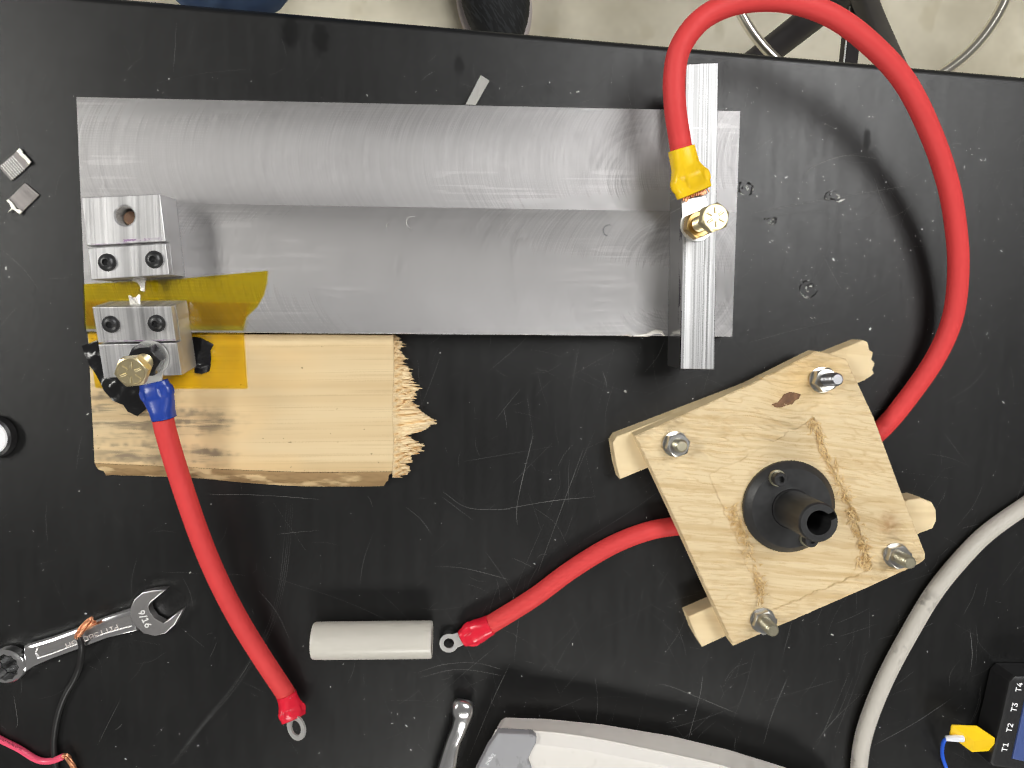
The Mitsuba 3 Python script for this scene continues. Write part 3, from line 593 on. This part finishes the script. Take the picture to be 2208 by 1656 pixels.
b0, h0 = at(1500, 487, ZB + .002), at(1543, 468, ZB + .030)
h0 = b0 + (h0 - b0)
bolt(thing('bolt', 'gold zinc bolt standing in the aluminium bar beside the yellow lug', 'bolt'), b0, h0, .0128, .0055, .0042, .35)
put('hex_nut', frame(hexnut(.0128, .0016, .0075, .0041), b0 - [0, 0, .002], h0 - b0, (1, .4, 0)), 'm_brass', 25, label='brass coloured nut under the bolt on the bar', cat='nut')
b1, h1 = onplane(325, 771, .002), at(282, 803, .066)
bolt(thing('bolt', 'gold zinc bolt in the lower clamp block beside the blue lug', 'bolt'), b1, h1, .0142, .0062, .0046, .1)
put('hex_nut', frame(hexnut(.0152, .0012, .0095, .0047), b1, ez * .8 + unit(h1 - b1) * .2, ex), 'm_blacknut', 25, label='large black hexagon nut under the bolt of the lower clamp block', cat='nut')

# ------------------------------------------------------------------ aluminium bar
t = thing('aluminium_bar', 'upright aluminium flat bar lying across the right end of the plate', 'metal bar')
bp = ats([(1479, 138), (1549, 135), (1541, 797), (1467, 796)], ZB)[:, :2]
put(t, prism(bp, ZP + .0001, ZB, .0006), 'm_bar', 25)

# ------------------------------------------------------------------ red cables
RC = .0056
def ring_lug(o, ez_, ex_, r=.0058, hole=.0032, neck=.0085, nw=.0036, th=.0009):
    s = Point(0, 0).buffer(r, 24).union(Polygon([(0, -nw * 1.15), (neck, -nw), (neck, nw), (0, nw * 1.15)])).difference(Point(0, 0).buffer(hole, 20))
    m = trimesh.creation.extrude_polygon(s, th, engine='earcut'); return frame(m, o, ez_, ex_)
def boot(path, w, h, dent=True, up=(0, 0, 1)):
    P = spline(path, n=44); q = np.linspace(0, 1, 44); k = np.linspace(0, 1, len(w))
    wi, hi = np.interp(q, k, w), np.interp(q, k, h)
    ker = np.ones(5) / 5; wi = np.convolve(np.pad(wi, 2, 'edge'), ker, 'valid'); hi = np.convolve(np.pad(hi, 2, 'edge'), ker, 'valid')
    def fn(t, a, x, y):
        if not dent: return x, y
        b = np.exp(-((t - .72) / .13) ** 4)
        panel = (np.abs(((a / (2 * np.pi) * 5 + .1) % 1) - .5) < .34)
        s = 1 + b * np.where(panel, .09, -.09)
        return x * s, y * s
    return loft(P, wi, hi, n=60, p=2.4, up=up, fn=fn)
px = .24e-3
t = thing('red_cable', 'long looped red cable from the yellow lug on the bar to a red ring lug', 'cable')
path = [(1471, 335, .052), (1464, 290, .053), (1456, 235, .055), (1454, 165, .056), (1468, 100, .057), (1515, 40, .058), (1590, 6, .058), (1690, 1, .056), (1790, 32, .053), (1875, 93, .049), (1950, 175, .043), (2005, 282, .036), (2044, 395, .029), (2062, 500, .023), (2066, 590, .019),
        (2054, 685, .015), (2018, 770, .0115), (1960, 855, .0085), (1900, 926, RC + .0008), (1820, 990, RC + .0003), (1740, 1045, RC + .0003), (1640, 1100, RC + .0003), (1550, 1130, RC + .0003), (1465, 1134, RC + .0003), (1395, 1146, RC + .0003), (1315, 1178, RC + .0003), (1230, 1230, RC + .0003), (1150, 1289, RC + .0003), (1052, 1350, RC + .0003)]
put(t + '__insulation', loft(spline(ats(path), step=.003), RC, n=32), 'm_red', True)
put(t + '__yellow_boot', boot(ats([(1469, 320, .053), (1479, 362, .052), (1497, 416, .0505)]), [.0067, .0069, .0072, .0098, .0100, .0094], [.0067, .0067, .0064, .0052, .0044, .0040]), 'm_yellow', True, label='yellow crimp boot')
g = np.random.default_rng(9)
put(t + '__copper_strands', cat_(*[loft([at(1497 + k, 410 - k * .33, .0505), at(1499 + k + g.normal(0, 2), 424 - k * .36 + g.normal(0, 2), .0502 + g.uniform(0, .001))], .0004, n=6) for k in np.linspace(-24, 26, 34)]), 'm_copper', True)
lo = at(1502, 484, ZB + .0004)
put(t + '__ring_lug', ring_lug(lo, (0, 0, 1), at(1494, 430, ZB) - lo, .0088, .0043, .0135, .0064, .0012), 'm_tin', 30)
put(t + '__red_boot', boot(ats([(1058, 1347, .0058), (1030, 1361, .0056), (996, 1377, .0046)]), [.0058, .0062, .0072, .0074, .0066, .0050], [.0058, .0060, .0052, .0046, .0038, .0034]), 'm_redboot', True, label='red crimp boot of the long cable')
ro = at(968, 1386, .0034)
put(t + '__ring_lug', ring_lug(ro, (0, .02, 1), at(1000, 1374, .0034) - ro, .0057, .0031, .0100, .0040), 'm_tin', 30)

t = thing('red_cable', 'short red cable from the blue lug on the clamp down to a tilted ring lug', 'cable')
path = [(350, 895, .030), (356, 925, .030), (373, 985, .0285), (402, 1075, .026), (436, 1170, .023), (474, 1258, .0195), (517, 1340, .016), (565, 1418, .0125), (618, 1498, .0095)]
put(t + '__insulation', loft(spline(ats(path), step=.003), RC, n=32), 'm_red', True)
put(t + '__blue_boot', boot(ats([(354, 902, .0305), (345, 868, .0315), (331, 824, .0325)]), [.0062, .0064, .0076, .0085, .0086, .0076], [.0062, .0060, .0050, .0042, .0038, .0034], up=(0, -.2, 1)), 'm_blue', True, label='blue crimp boot')
lo = b1 - ez * .0012
put(t + '__ring_lug', ring_lug(lo, ez, at(326, 836, .0325) - lo, .0092, .0046, .0158, .0060, .0013), 'm_tin', 30)
put(t + '__red_boot', boot(ats([(617, 1496, .0095), (625, 1520, .0100), (634, 1550, .0120)]), [.0058, .0058, .0064, .0076, .0078, .0074], [.0058, .0056, .0050, .0040, .0036, .0034], up=(.55, .1, .8)), 'm_redboot', True, label='red crimp boot of the short cable')
put(t + '__conductor', loft(ats([(611, 1488, .0098), (622, 1503, .0098)]), .0052, n=24), 'm_tin', True)
ro = at(641, 1568, .0125)
put(t + '__ring_lug', ring_lug(ro, (-.55, .05, .83), at(634, 1545, .013) - ro, .0074, .0043, .0062, .0044, .0013), 'm_tin', 30)

# ------------------------------------------------------------------ square wooden clamp board
ZBO = .0142
t = thing('wooden_batten', 'upper rough wooden batten under the square board', 'batten')
put(t, prism(ats([(1321, 955), (1330, 941), (1600, 838), (1862, 733), (1872, 738), (1876, 755), (1884, 760), (1880, 775), (1888, 784), (1882, 797), (1886, 806), (1866, 820), (1600, 925), (1337, 1034), (1328, 1000)], ZBO)[:, :2], .0, ZBO - .0001, .0008), 'm_board', 20)
t = thing('wooden_batten', 'lower rough wooden batten sticking out under the square board', 'batten')
put(t, prism(ats([(1484, 1330), (1535, 1308), (1750, 1200), (1958, 1078), (1985, 1074), (2010, 1083), (2019, 1100), (2020, 1122), (2012, 1140), (1985, 1150), (1760, 1275), (1560, 1375), (1514, 1396), (1500, 1372)], ZBO)[:, :2], .0, ZBO - .0001, .0008), 'm_board', 20)
t = thing('clamp_board', 'square rough sawn pine board bolted on two battens with black hub', 'wooden board')
outl = ats([(1370, 940), (1480, 892), (1620, 828), (1762, 757), (1790, 763), (1826, 774), (1845, 815), (1885, 900), (1940, 1050), (1972, 1132), (1996, 1194), (1996, 1206), (1984, 1216), (1880, 1264), (1740, 1325), (1581, 1394), (1530, 1285), (1450, 1110)], BOARD_TOP)[:, :2]
PD = .0036
pocket = ats([(1528, 1022), (1600, 985), (1690, 938), (1746, 903), (1762, 940), (1800, 1030), (1840, 1120), (1874, 1222), (1800, 1252), (1650, 1312), (1620, 1240), (1575, 1130)], BOARD_TOP - PD)[:, :2]
import shapely
from scipy.spatial import Delaunay
PO, PK = Polygon(outl), Polygon(pocket)
put(t + '__board', prism(outl, ZBO + .0001, BOARD_TOP - .0009), 'm_board', 20)
sp_ = .00065; x0, y0, x1, y1 = PO.bounds
gx, gy = np.meshgrid(np.arange(x0, x1, sp_), np.arange(y0, y1, sp_)); gp = np.c_[gx.ravel(), gy.ravel()] + np.random.default_rng(2).normal(0, .00008, (gx.size, 2))
gp = gp[shapely.contains_xy(PO.buffer(-.0006), gp[:, 0], gp[:, 1])]
def around(pg, st): return np.array([pg.exterior.interpolate(d).coords[0] for d in np.arange(0, pg.exterior.length, st)])
gp = np.vstack([gp, around(PO, .0008), around(PO.buffer(-.00045), .0008)])
tri = Delaunay(gp).simplices; ctr = gp[tri].mean(1); tri = tri[shapely.contains_xy(PO, ctr[:, 0], ctr[:, 1])]
pts_ = shapely.points(gp); de = shapely.distance(pts_, PO.exterior)
Z0 = np.zeros(len(gp))
dp = shapely.distance(pts_, PK.exterior) * np.where(shapely.contains_xy(PK, gp[:, 0], gp[:, 1]), -1, 1) + .0016 * (meshkit.noise(np.c_[gp * 420, Z0], 3) - .5) + .0022 * (meshkit.noise(np.c_[gp * 130, Z0], 4) - .5)
ub = (gp - BO[:2]) @ BX[:2]; vb = (gp - BO[:2]) @ BY[:2]
depth = PD * np.clip(.95 + ub / .05 - .35 * vb / .03, .5, 1.25)
ins = np.clip(.5 - dp / .0010, 0, 1)
dk = np.hypot(gp[:, 0] - _knot[0], gp[:, 1] - _knot[1]); g_ = gp[:, 0] * .93 - gp[:, 1] * .06
h_ = gp[:, 1] + gp[:, 0] * .10 + .006 * np.exp(-dk / .012) + .006 * (meshkit.fbm(np.c_[gp * 16, Z0], 3, 2) - .5)
nz = meshkit.noise(np.c_[g_ * 150, h_ * 560, Z0], 5) * .55 + meshkit.noise(np.c_[g_ * 330, h_ * 900, Z0], 6) * .45
rel = .0030 * np.clip(nz - .30, 0, 1) * (.25 + 1.1 * meshkit.noise(np.c_[gp * 45, Z0], 7))
zz = BOARD_TOP + .0003 - rel * (1 - ins) - ins * (depth + .00025 * (meshkit.noise(np.c_[g_ * 60, h_ * 700, Z0], 8)))
zz -= .0022 * np.exp(-((dp + .0011) / .0008) ** 2) * (ub > .005) * (.3 + .7 * meshkit.noise(np.c_[gp * 160, Z0], 12))
zz += .0009 * np.exp(-(dp / .0013) ** 2) * (ub > .005) * meshkit.noise(np.c_[gp * 700, Z0], 9)
zz -= np.where(de < .0003, .0013, np.clip(.0004 - de, 0, 1))
m = trimesh.Trimesh(np.c_[gp, zz], tri, process=False)
if m.face_normals[:, 2].mean() < 0: m.invert()
put(t + '__sawn_face', m, 'm_board', True)
kp = ats([(1664, 872), (1676, 868), (1684, 860), (1690, 851), (1703, 845), (1716, 847), (1727, 850), (1722, 860), (1714, 864), (1708, 872), (1696, 874), (1684, 879), (1672, 878)], BOARD_TOP)[:, :2]
put(t + '__knot', prism(kp, BOARD_TOP - .001, BOARD_TOP + .0003, .0002), 'm_knot', 30, label='dark brown knot in the board')
g = np.random.default_rng(21); fb = []
def fibres(line, n, spread, L, zz, w=.00022):
    P = np.array(line, float); s = np.r_[0, np.cumsum(np.linalg.norm(np.diff(P, axis=0), axis=1))]
    for i in range(n):
        q = g.uniform(0, s[-1]); x, y = np.interp(q, s, P[:, 0]) + g.normal(0, spread), np.interp(q, s, P[:, 1]) + g.normal(0, spread)
        a = g.uniform(0, 6.28); l = L * g.uniform(.4, 1.3); b = a + g.normal(0, 1.2); z = zz + g.uniform(0, .0022)
        pts = spline(ats([(x, y, z), (x + l * .5 * math.cos(a), y + l * .5 * math.sin(a), z + g.uniform(-.0004, .001)), (x + l * .5 * (math.cos(a) + math.cos(b)), y + l * .5 * (math.sin(a) + math.sin(b)), z + g.uniform(-.001, .0006))]), n=7)
        fb.append(loft(pts, w * g.uniform(.5, 1.6) * np.array([.4, .8, 1, 1, .9, .7, .2]), w * .5, n=5))
fibres([(1750, 905), (1770, 945), (1800, 1015), (1838, 1105), (1872, 1215)], 420, 4, 17, BOARD_TOP - .0012)
fibres([(1775, 960), (1800, 1010), (1835, 1090)], 110, 7, 20, BOARD_TOP - .0022)
fibres([(1575, 1098), (1592, 1128), (1610, 1170)], 130, 5, 16, BOARD_TOP - .0010)
fibres([(1612, 1180), (1630, 1235), (1648, 1290)], 60, 5, 12, BOARD_TOP - .0008)
fibres([(1850, 1218), (1872, 1222)], 40, 6, 16, BOARD_TOP - .001)
fibres([(1640, 1250), (1640, 1290)], 40, 6, 14, BOARD_TOP)
fibres([(1600, 838), (1680, 800)], 14, 3, 8, BOARD_TOP - .002)
put(t + '__torn_fibre', cat_(*fb), 'm_fibre', True, kind='stuff')
# hub
ZH = BOARD_TOP - PD + .0001
t = thing('flanged_hub', 'black steel flanged hub with hollow shaft and keyway on the square board', 'hub')
fc = at(1707, 1096, ZH + .008)
tip = at(1767, 1126, ZH + .042); tb = fc.copy(); tilt = unit(tip - tb)
tilt = unit(tilt * .75 + np.array([0, 0, .25]))
fl = lathe([[0, 0], [.0260, 0], [.0267, .0005], [.0267, .0048], [.0260, .0058], [.0234, .0080], [.0230, .0084], [0, .0084]], 96)
put(t + '__flange', frame(fl, fc - [0, 0, .008], (0, 0, 1)), 'm_hub', 25)
tl = np.linalg.norm(tip - tb)
sh = lathe([[0, -.004], [.0107, -.004], [.0107, tl - .0012], [.0099, tl], [0, tl]], 64)
sh = diff(sh, cyl(.0066, .006, tl + .01, 48), frame(bevbox(0, .0099, -.0019, .0019, .01, tl + .01, 0), [0, 0, 0], (0, 0, 1), (1, .5, 0)))
put(t + '__shaft', frame(sh, tb, tilt, (1, .0, 0)), 'm_hub', 25)
put(t + '__fillet', frame(lathe([[.0107, .0], [.0117, .0001], [.0111, .0006], [.0107, .0014]], 64), tb + [0, 0, .0004], tilt), 'm_blackoxide', True)
for (bx_, by_, hx, hy) in ((1675, 1030, 1683, 1035), (1741, 1160, 1749, 1170)):
    o = at(bx_, by_, ZH + .0085)
    w_ = diff(cyl(.0047, 0, .0012, 36), cyl(.0022, -.01, .01, 24)); put(t + '__washer', frame(w_, o), 'm_steel_yellow', 30)
    hd = diff(lathe([[0, 0], [.0039, 0], [.0039, .0042], [.0036, .0047], [0, .0047]], 36), prism(ngon(.0021), .0018, .02))
    put(t + '__cap_screw', frame(hd, o + [0, 0, .0013], tilt, (1, .2, 0)), 'm_blackoxide', 30)
# the four studs with nuts and washers
for bx_, by_, tx, ty, mt, lab in ((1771, 819, 1806, 818, 'm_dark_steel', 'stud with dark thread at the top right corner of the square board'), (1455, 957, 1470, 962, 'm_steel_yellow', 'short stud at the left corner of the square board'),
                                  (1931, 1197, 1963, 1214, 'm_steel_yellow', 'stud at the right corner of the square board'), (1644, 1337, 1667, 1360, 'm_steel_yellow', 'stud at the bottom corner of the square board')):
    t = thing('stud_bolt', lab, 'bolt')
    o = at(bx_, by_, BOARD_TOP + .0004); L = .012 if tx == 1470 else .019
    d = unit(at(tx, ty, BOARD_TOP + L) - o); d = unit(d * np.array([1, 1, 1]))
    put(t + '__stud', frame(thread(.0037, -.010, L, .0016), o, d), mt, 40)
    put(t + '__washer', frame(diff(cyl(.0073, 0, .0011, 40), cyl(.0038, -.01, .01, 24)), o, d), 'm_zinc', 30)
    put(t + '__nut', frame(hexnut(.0122, .0012, .0066, .0036), o, d, (1, .3, 0)), 'm_zinc', 25)

# ------------------------------------------------------------------ black tape scraps
def crumple(poly, z0, hump, seed, mat_='m_blackvinyl'):
    m = sheet(ats(poly, z0), z0, seed=seed); v = m.vertices
    d = meshkit.fbm(np.c_[v[:, :2] * 85, v[:, :1] * 0], 2, seed) - .4
    m.vertices[:, 2] = z0 + hump * np.clip(np.abs(d) * 2.0, 0, 2.2); return m
put('black_tape', crumple([(178, 746), (211, 733), (224, 763), (238, 808), (262, 812), (312, 820), (322, 845), (316, 882), (297, 897), (277, 888), (270, 872), (246, 863), (226, 842), (208, 808), (190, 768)], ZK + .0008, .004, 13), 'm_blackvinyl', True, label='crumpled black tape left of and below the lower clamp block', cat='adhesive tape')
put('black_tape', crumple([(410, 728), (420, 726), (436, 728), (452, 736), (462, 743), (455, 756), (456, 775), (453, 800), (438, 806), (424, 803), (414, 780), (411, 755)], ZK + .001, .006, 17), 'm_blackvinyl', True, label='small crinkled scrap of black tape right of the lower clamp block', cat='adhesive tape')

# ------------------------------------------------------------------ battery
t = thing('battery_cell', 'pale grey wrapped cylindrical battery cell lying on the bench', 'battery')
p0, p1 = at(674, 1381.5, .0109), at(932, 1379, .0109); d = unit(p1 - p0); L = np.linalg.norm(p1 - p0); r = .01085
put(t + '__wrap', frame(lathe([[r * .62, 0.0008], [r * .80, .0000], [r * .93, .0004], [r * .985, .0016], [r * .992, .0045], [r * .985, .0058], [r, .0068], [r, L - .0014], [r * .985, L - .0004], [r * .93, L], [r * .80, L - .0003]], 72), p0, d, (0, 0, 1)), 'm_wrap', 40)
put(t + '__end_cap', frame(lathe([[0, L - .0012], [r * .78, L - .0012], [r * .8, L - .0008]], 40), p0, d, (0, 0, 1)), 'm_satin', 30)
put(t + '__positive_cap', frame(lathe([[0, .0002], [r * .35, .0004], [r * .62, .0010], [r * .64, .0012]], 40), p0, d, (0, 0, 1)), 'm_tin', 30)

# ------------------------------------------------------------------ wrench
t = thing('combination_wrench', 'polished combination wrench with wire across its handle', 'wrench')
jaw = [(359, 1271), (340, 1287), (325, 1299), (320, 1308), (324, 1320), (334, 1333), (352, 1343), (365, 1335), (377, 1325), (394.5, 1314), (389, 1327), (377, 1348), (357, 1366), (334, 1372), (309, 1366), (291, 1350), (281, 1333), (280, 1313), (289, 1293), (306, 1278), (327, 1273), (347, 1271)]
put(t + '__open_end', prism(ats(jaw, .007)[:, :2], .0012, .0072, .0007, .0006), 'm_satin', 25)
HA = [(290, 1312), (225, 1333), (165, 1357), (110, 1377), (70, 1389), (50, 1395)]; HB = [(296, 1361), (230, 1377), (165, 1402), (110, 1422), (75, 1437), (52, 1452)]
hp = prism(ats(HA + HB[::-1], .0065)[:, :2], .0012, .0070, .0017, .001)
pan = prism(ats([(281, 1325), (225, 1343), (165, 1367), (110, 1386), (80, 1396), (76, 1408), (82, 1420), (110, 1411), (165, 1390), (228, 1366), (286, 1350)], .0065)[:, :2], .0058, .02)
put(t + '__handle', diff(hp, pan), 'm_chrome', 25)
put(t + '__panel', prism(ats([(282, 1324), (225, 1342), (165, 1366), (110, 1385), (79, 1396), (75, 1408), (82, 1421), (110, 1412), (165, 1391), (228, 1367), (287, 1350)], .0058)[:, :2], .0050, .0059), 'm_satin', 20)
bc = at(12, 1438, .008)
n12 = []
for i in range(12):
    a = i * math.pi / 6; n12 += [[.0082 * math.cos(a), .0082 * math.sin(a)], [.0073 * math.cos(a + math.pi / 12), .0073 * math.sin(a + math.pi / 12)]]
bx_ = diff(lathe([[0, 0], [.0090, 0], [.0103, .0016], [.0106, .005], [.0102, .0074], [.0092, .0085], [0, .0085]], 64), prism(n12, -.01, .02))
put(t + '__box_end', frame(bx_, [bc[0], bc[1], .0004]), 'm_chrome', 30)
def text(s, h, o, dx, mt, key, ez_=(0, 0, 1), depth=.00025, bold=False):
    m = meshkit.text_mesh(s, h, depth, bold); put(key, frame(m, o, ez_, dx), mt, False)
d = at(116, 1401, .006) - at(250, 1352, .006)
text('PITTSBURGH', .0037, at(254, 1346, .0059), d, 'm_etch', t + '__engraving')
text('9/16', .0036, at(297, 1318, .0072), at(316, 1352, .0072) - at(299, 1317, .0072), 'm_stamp', t + '__size_stamp', bold=True)
t = thing('black_wire', 'black insulated wire with bare copper end lying over the wrench', 'wire')
put(t + '__insulation', loft(spline(ats([(170, 1372, .0105), (176, 1390, .0105), (175, 1412, .008), (170, 1440, .0035), (158, 1468, .002), (142, 1495, .002), (128, 1530, .002), (119, 1570, .002), (116, 1610, .002), (121, 1660, .002), (128, 1700, .002)]), step=.002), .0018, n=16), 'm_wireblack', True)
put(t + '__copper_strands', strands(ats([(168, 1375, .0107), (174, 1362, .0113), (186, 1348, .011), (205, 1335, .0095)]), .0019, 34, .00034, 2.5, .5, 2), 'm_copper', True)
t = thing('pink_wire', 'pink printed wire with stripped copper end at the bottom left corner', 'wire')
put(t + '__insulation', loft(spline(ats([(-40, 1570, .0020), (0, 1594, .0020), (40, 1614, .0020), (72, 1634, .0020), (92, 1641, .0022), (114, 1640, .0032), (137, 1631, .0045)]), step=.0015), .0019, n=18), 'm_pink', True)
put(t + '__copper_strands', strands(ats([(135, 1632, .0045), (143, 1630, .0045), (150, 1640, .0040), (158, 1656, .003), (170, 1690, .002)]), .0014, 30, .0003, 3.0, .3, 4), 'm_copper', True)
text('UILT TOURS OF TO', .0011, at(0, 1594, .0040), at(70, 1631, .004) - at(0, 1594, .004), 'm_ink', t + '__print', depth=.0001)

# ------------------------------------------------------------------ bare metal pieces
t = thing('metal_tab', 'ribbed metal tab with torn edge, upper of the two left of the plate', 'metal tab')
put(t + '__body', prism(ats([(0, 360), (26, 390), (66, 356), (40, 326)])[:, :2], .0002, .0010), 'm_foil', 20)
put(t + '__torn_edge', prism(ats([(39, 327), (46, 320.5), (52, 327), (53, 332), (58, 335), (71, 350), (66, 356.5), (57, 345), (48, 337)])[:, :2], .0011, .0019, .0002), 'm_torn', 20)
for k in range(7):
    f = .08 + k * .10
    a_, b_ = at(40 * f + 0 * (1 - f), 326 * f + 360 * (1 - f), .0010), at(66 * f + 26 * (1 - f), 356 * f + 390 * (1 - f), .0010)
    put(t + '__rib', loft([a_, b_], .00028, .00022, n=6), 'm_tin', True)
t = thing('metal_tab', 'plain metal tab with torn edge, lower of the two left of the plate', 'metal tab')
put(t + '__body', prism(ats([(56, 395), (87, 421), (51, 457), (17.5, 433)])[:, :2], .0002, .0010), 'm_foil', 20)
put(t + '__torn_edge', prism(ats([(17.5, 433.5), (22, 430), (30, 437), (36, 446), (39, 451), (46, 452), (52, 457), (46.5, 463), (38, 457), (31, 452), (20, 459), (28, 450), (25, 442)])[:, :2], .0011, .0019, .0002), 'm_torn', 20)
s0, s1, s2, s3 = at(1036.5, 161.7, .001), at(1055.5, 174, .001), at(1026, 226, ZP + .0006), at(1004, 225, ZP + .0006)
V = np.array([s0, s1, s2, s3]); V = np.vstack([V, V - [0, 0, .0005]])
m = trimesh.convex.convex_hull(V); put('metal_strip', m, 'm_pale', False, label='thin silvery strip leaning against the upper edge of the plate', cat='metal strip')

# ------------------------------------------------------------------ things cut by the frame
t = thing('tool_handle', 'chrome tool handle with rounded end at the bottom of the photo', 'tool')
P = spline(ats([(1000, 1508, .008), (999, 1514, .0085), (998, 1528, .0085), (997, 1545, .008), (990, 1570, .0075), (977, 1602, .0075), (965, 1650, .0075), (952, 1700, .0075), (938, 1760, .0075)]), n=60)
q = np.linspace(0, 1, 60)
w = 1.12 * np.interp(q, [0, .025, .06, .10, .16, .25, .37, .56, .78, 1], [.0035, .0056, .0062, .0060, .0049, .0042, .0040, .0050, .0058, .006])
put(t, loft(P, w, w * .8, n=32, p=2.6), 'm_chrome', True)
t = thing('grey_cable', 'thick pale grey cable curving down the right side of the bench', 'cable')
put(t, loft(spline(ats([(2330, 1010), (2208, 1092), (2131, 1147), (2076, 1201), (2017, 1273), (1966, 1356), (1908, 1465), (1866, 1573), (1852, 1656), (1850, 1760)], .0053), step=.003), .0050, n=28), 'm_greycable', True)
t = thing('round_cap', 'round black cap with white centre cut by the left edge', 'cap')
cc = at(-17, 943, .004)
put(t + '__ring', frame(lathe([[.0092, .0], [.0116, .0], [.0124, .001], [.0124, .0035], [.0116, .0056], [.0104, .0064], [.0098, .006], [.0096, .004]], 64), [cc[0], cc[1], 0]), 'm_meter', 30)
put(t + '__disc', frame(lathe([[0, .0066], [.0090, .0065], [.0097, .0058], [.0095, .002], [0, .002]], 48), [cc[0], cc[1], 0]), 'm_white', 30)

t = thing('device_case', 'pale grey plastic device case with curved edge at the bottom', 'device')
lo = [(985, 1760), (1030, 1656), (1058, 1600), (1080, 1557), (1090, 1550), (1180, 1553), (1300, 1565), (1450, 1590), (1570, 1619), (1690, 1656), (1800, 1695), (1830, 1760)]
hi = [(975, 1780), (1022, 1668), (1046, 1625), (1068, 1580), (1076, 1574), (1166, 1577), (1272, 1590), (1412, 1618), (1535, 1645), (1650, 1677), (1760, 1712), (1790, 1780)]
A0, A1 = ats(lo, .010), ats(hi, .0225)
under = np.c_[inset(ccw(A0[:, :2]), .006), np.full(len(A0), .0005)]
o1 = np.c_[ccw(A0[:, :2]), np.full(len(A0), .010)]; o2 = np.c_[ccw(A1[:, :2]), np.full(len(A1), .0225)]
o25 = np.c_[inset(ccw(A1[:, :2]), .0007), np.full(len(A1), .0232)]; o3 = np.c_[inset(ccw(A1[:, :2]), .006), np.full(len(A1), .0262)]; o4 = np.c_[inset(ccw(A1[:, :2]), .0105), np.full(len(A1), .0255)]
put(t + '__shell', rings([under, np.c_[o1[:, :2], np.full(len(o1), .0085)], o1, o2, o25, o3, o4]), 'm_casing', 35)
put(t + '__lip', loft(spline(o2[::1][np.argsort(0 * o2[:, 0])] + [0, 0, .0004], n=120), .0007, n=8), 'm_casing', True)
pp = ats([(1074, 1580), (1150, 1583), (1157, 1590), (1156, 1604), (1146, 1622), (1139, 1638), (1144, 1650), (1150, 1670), (1140, 1720), (1000, 1720), (1030, 1656), (1052, 1612)], .0275)[:, :2]
put(t + '__corner_panel', prism(pp, .0225, .0278, .0012), 'm_panel', 30, label='darker grey corner panel')
text('Input', .0023, at(1062, 1623, .0279), at(1046, 1647, .0278) - at(1062, 1623, .0278), 'm_white', t + '__lettering', depth=.0002)

t = thing('thermometer', 'black handheld meter with lettered input strip at the bottom right', 'meter')
foot = ats([(2145, 1428), (2133, 1440), (2118, 1510), (2093, 1610), (2100, 1618), (2135, 1622), (2300, 1640), (2330, 1445), (2208, 1428)], 0)[:, :2]
put(t + '__body', prism(foot, .001, .0185, .0022), 'm_meter', 30)
put(t + '__face', prism(ats([(2183, 1637), (2209, 1518), (2222, 1470), (2400, 1480), (2370, 1660), (2210, 1643)], .0195)[:, :2], .017, .0196, .0008), 'm_meterblue', 30, label='blue face panel')
dT = at(2201, 1462, .0186) - at(2168, 1600, .0186)
for s, (x, y) in (('T1', (2170, 1622)), ('T2', (2180, 1580)), ('T3', (2190, 1536)), ('T4', (2200, 1493))):
    text(s, .0034, at(x, y, .01855), dT, 'm_white', t + '__lettering', depth=.0002, bold=True)
for x, y in ((2120, 1560), (2126, 1528), (2132, 1497)):
    pass
t = thing('thermocouple_plug', 'yellow thermocouple plug on the meter with white sleeve and blue lead', 'plug')
V = np.vstack([ats([(2052, 1564), (2105, 1566), (2144, 1592), (2099, 1595)], .0185), ats([(2048, 1584), (2096, 1620), (2141, 1617), (2110, 1590)], .0145)])
m = trimesh.convex.convex_hull(V); c0 = m.vertices.mean(0)
import manifold3d as mf
b = trimesh.creation.icosphere(1, .0008)
m = trimesh.convex.convex_hull(np.vstack([c0 + (v - c0) * .96 + b.vertices for v in V]))
put(t + '__housing', m, 'm_yellow', 30)
put(t + '__sleeve', loft(ats([(2076, 1592, .0180), (2060, 1592, .0178), (2039, 1592, .0165)]), [.0022, .0021, .0015], n=20), 'm_strain', 40)
put(t + '__lead', loft(spline(ats([(2045, 1592, .0165), (2036, 1597, .0155), (2032, 1611, .011), (2032, 1630, .005), (2040, 1655, .002), (2058, 1700, .0015)]), step=.0015), .00115, n=14), 'm_wireblue', True)

# ------------------------------------------------------------------ repeats that belong together
for keys, g_ in ((('ceiling_lamp',), 'ceiling lamps of the workshop'), (('stud_bolt',), 'studs at the corners of the square board'), (('metal_tab',), 'loose metal tabs left of the plate'), (('wooden_batten',), 'battens under the square board'),
                 (('metal_shaving',), 'curled shavings on the plate'), (('clamp_block',), 'clamp blocks at the left end of the plate'), (('bolt',), 'gold zinc bolts in the metal blocks'), (('hex_nut',), 'nuts under the gold bolts'),
                 (('red_cable',), 'red cables with crimped lugs'), (('amber_tape',), 'amber tape around the clamps'), (('black_tape',), 'black tape scraps around the lower clamp'), (('metal_strip_stub',), 'torn ends of the metal strip in the clamps')):
    for k in labels:
        if k in keys or (k[:-4] in keys and k[-3:].isdigit()): labels[k]['group'] = g_
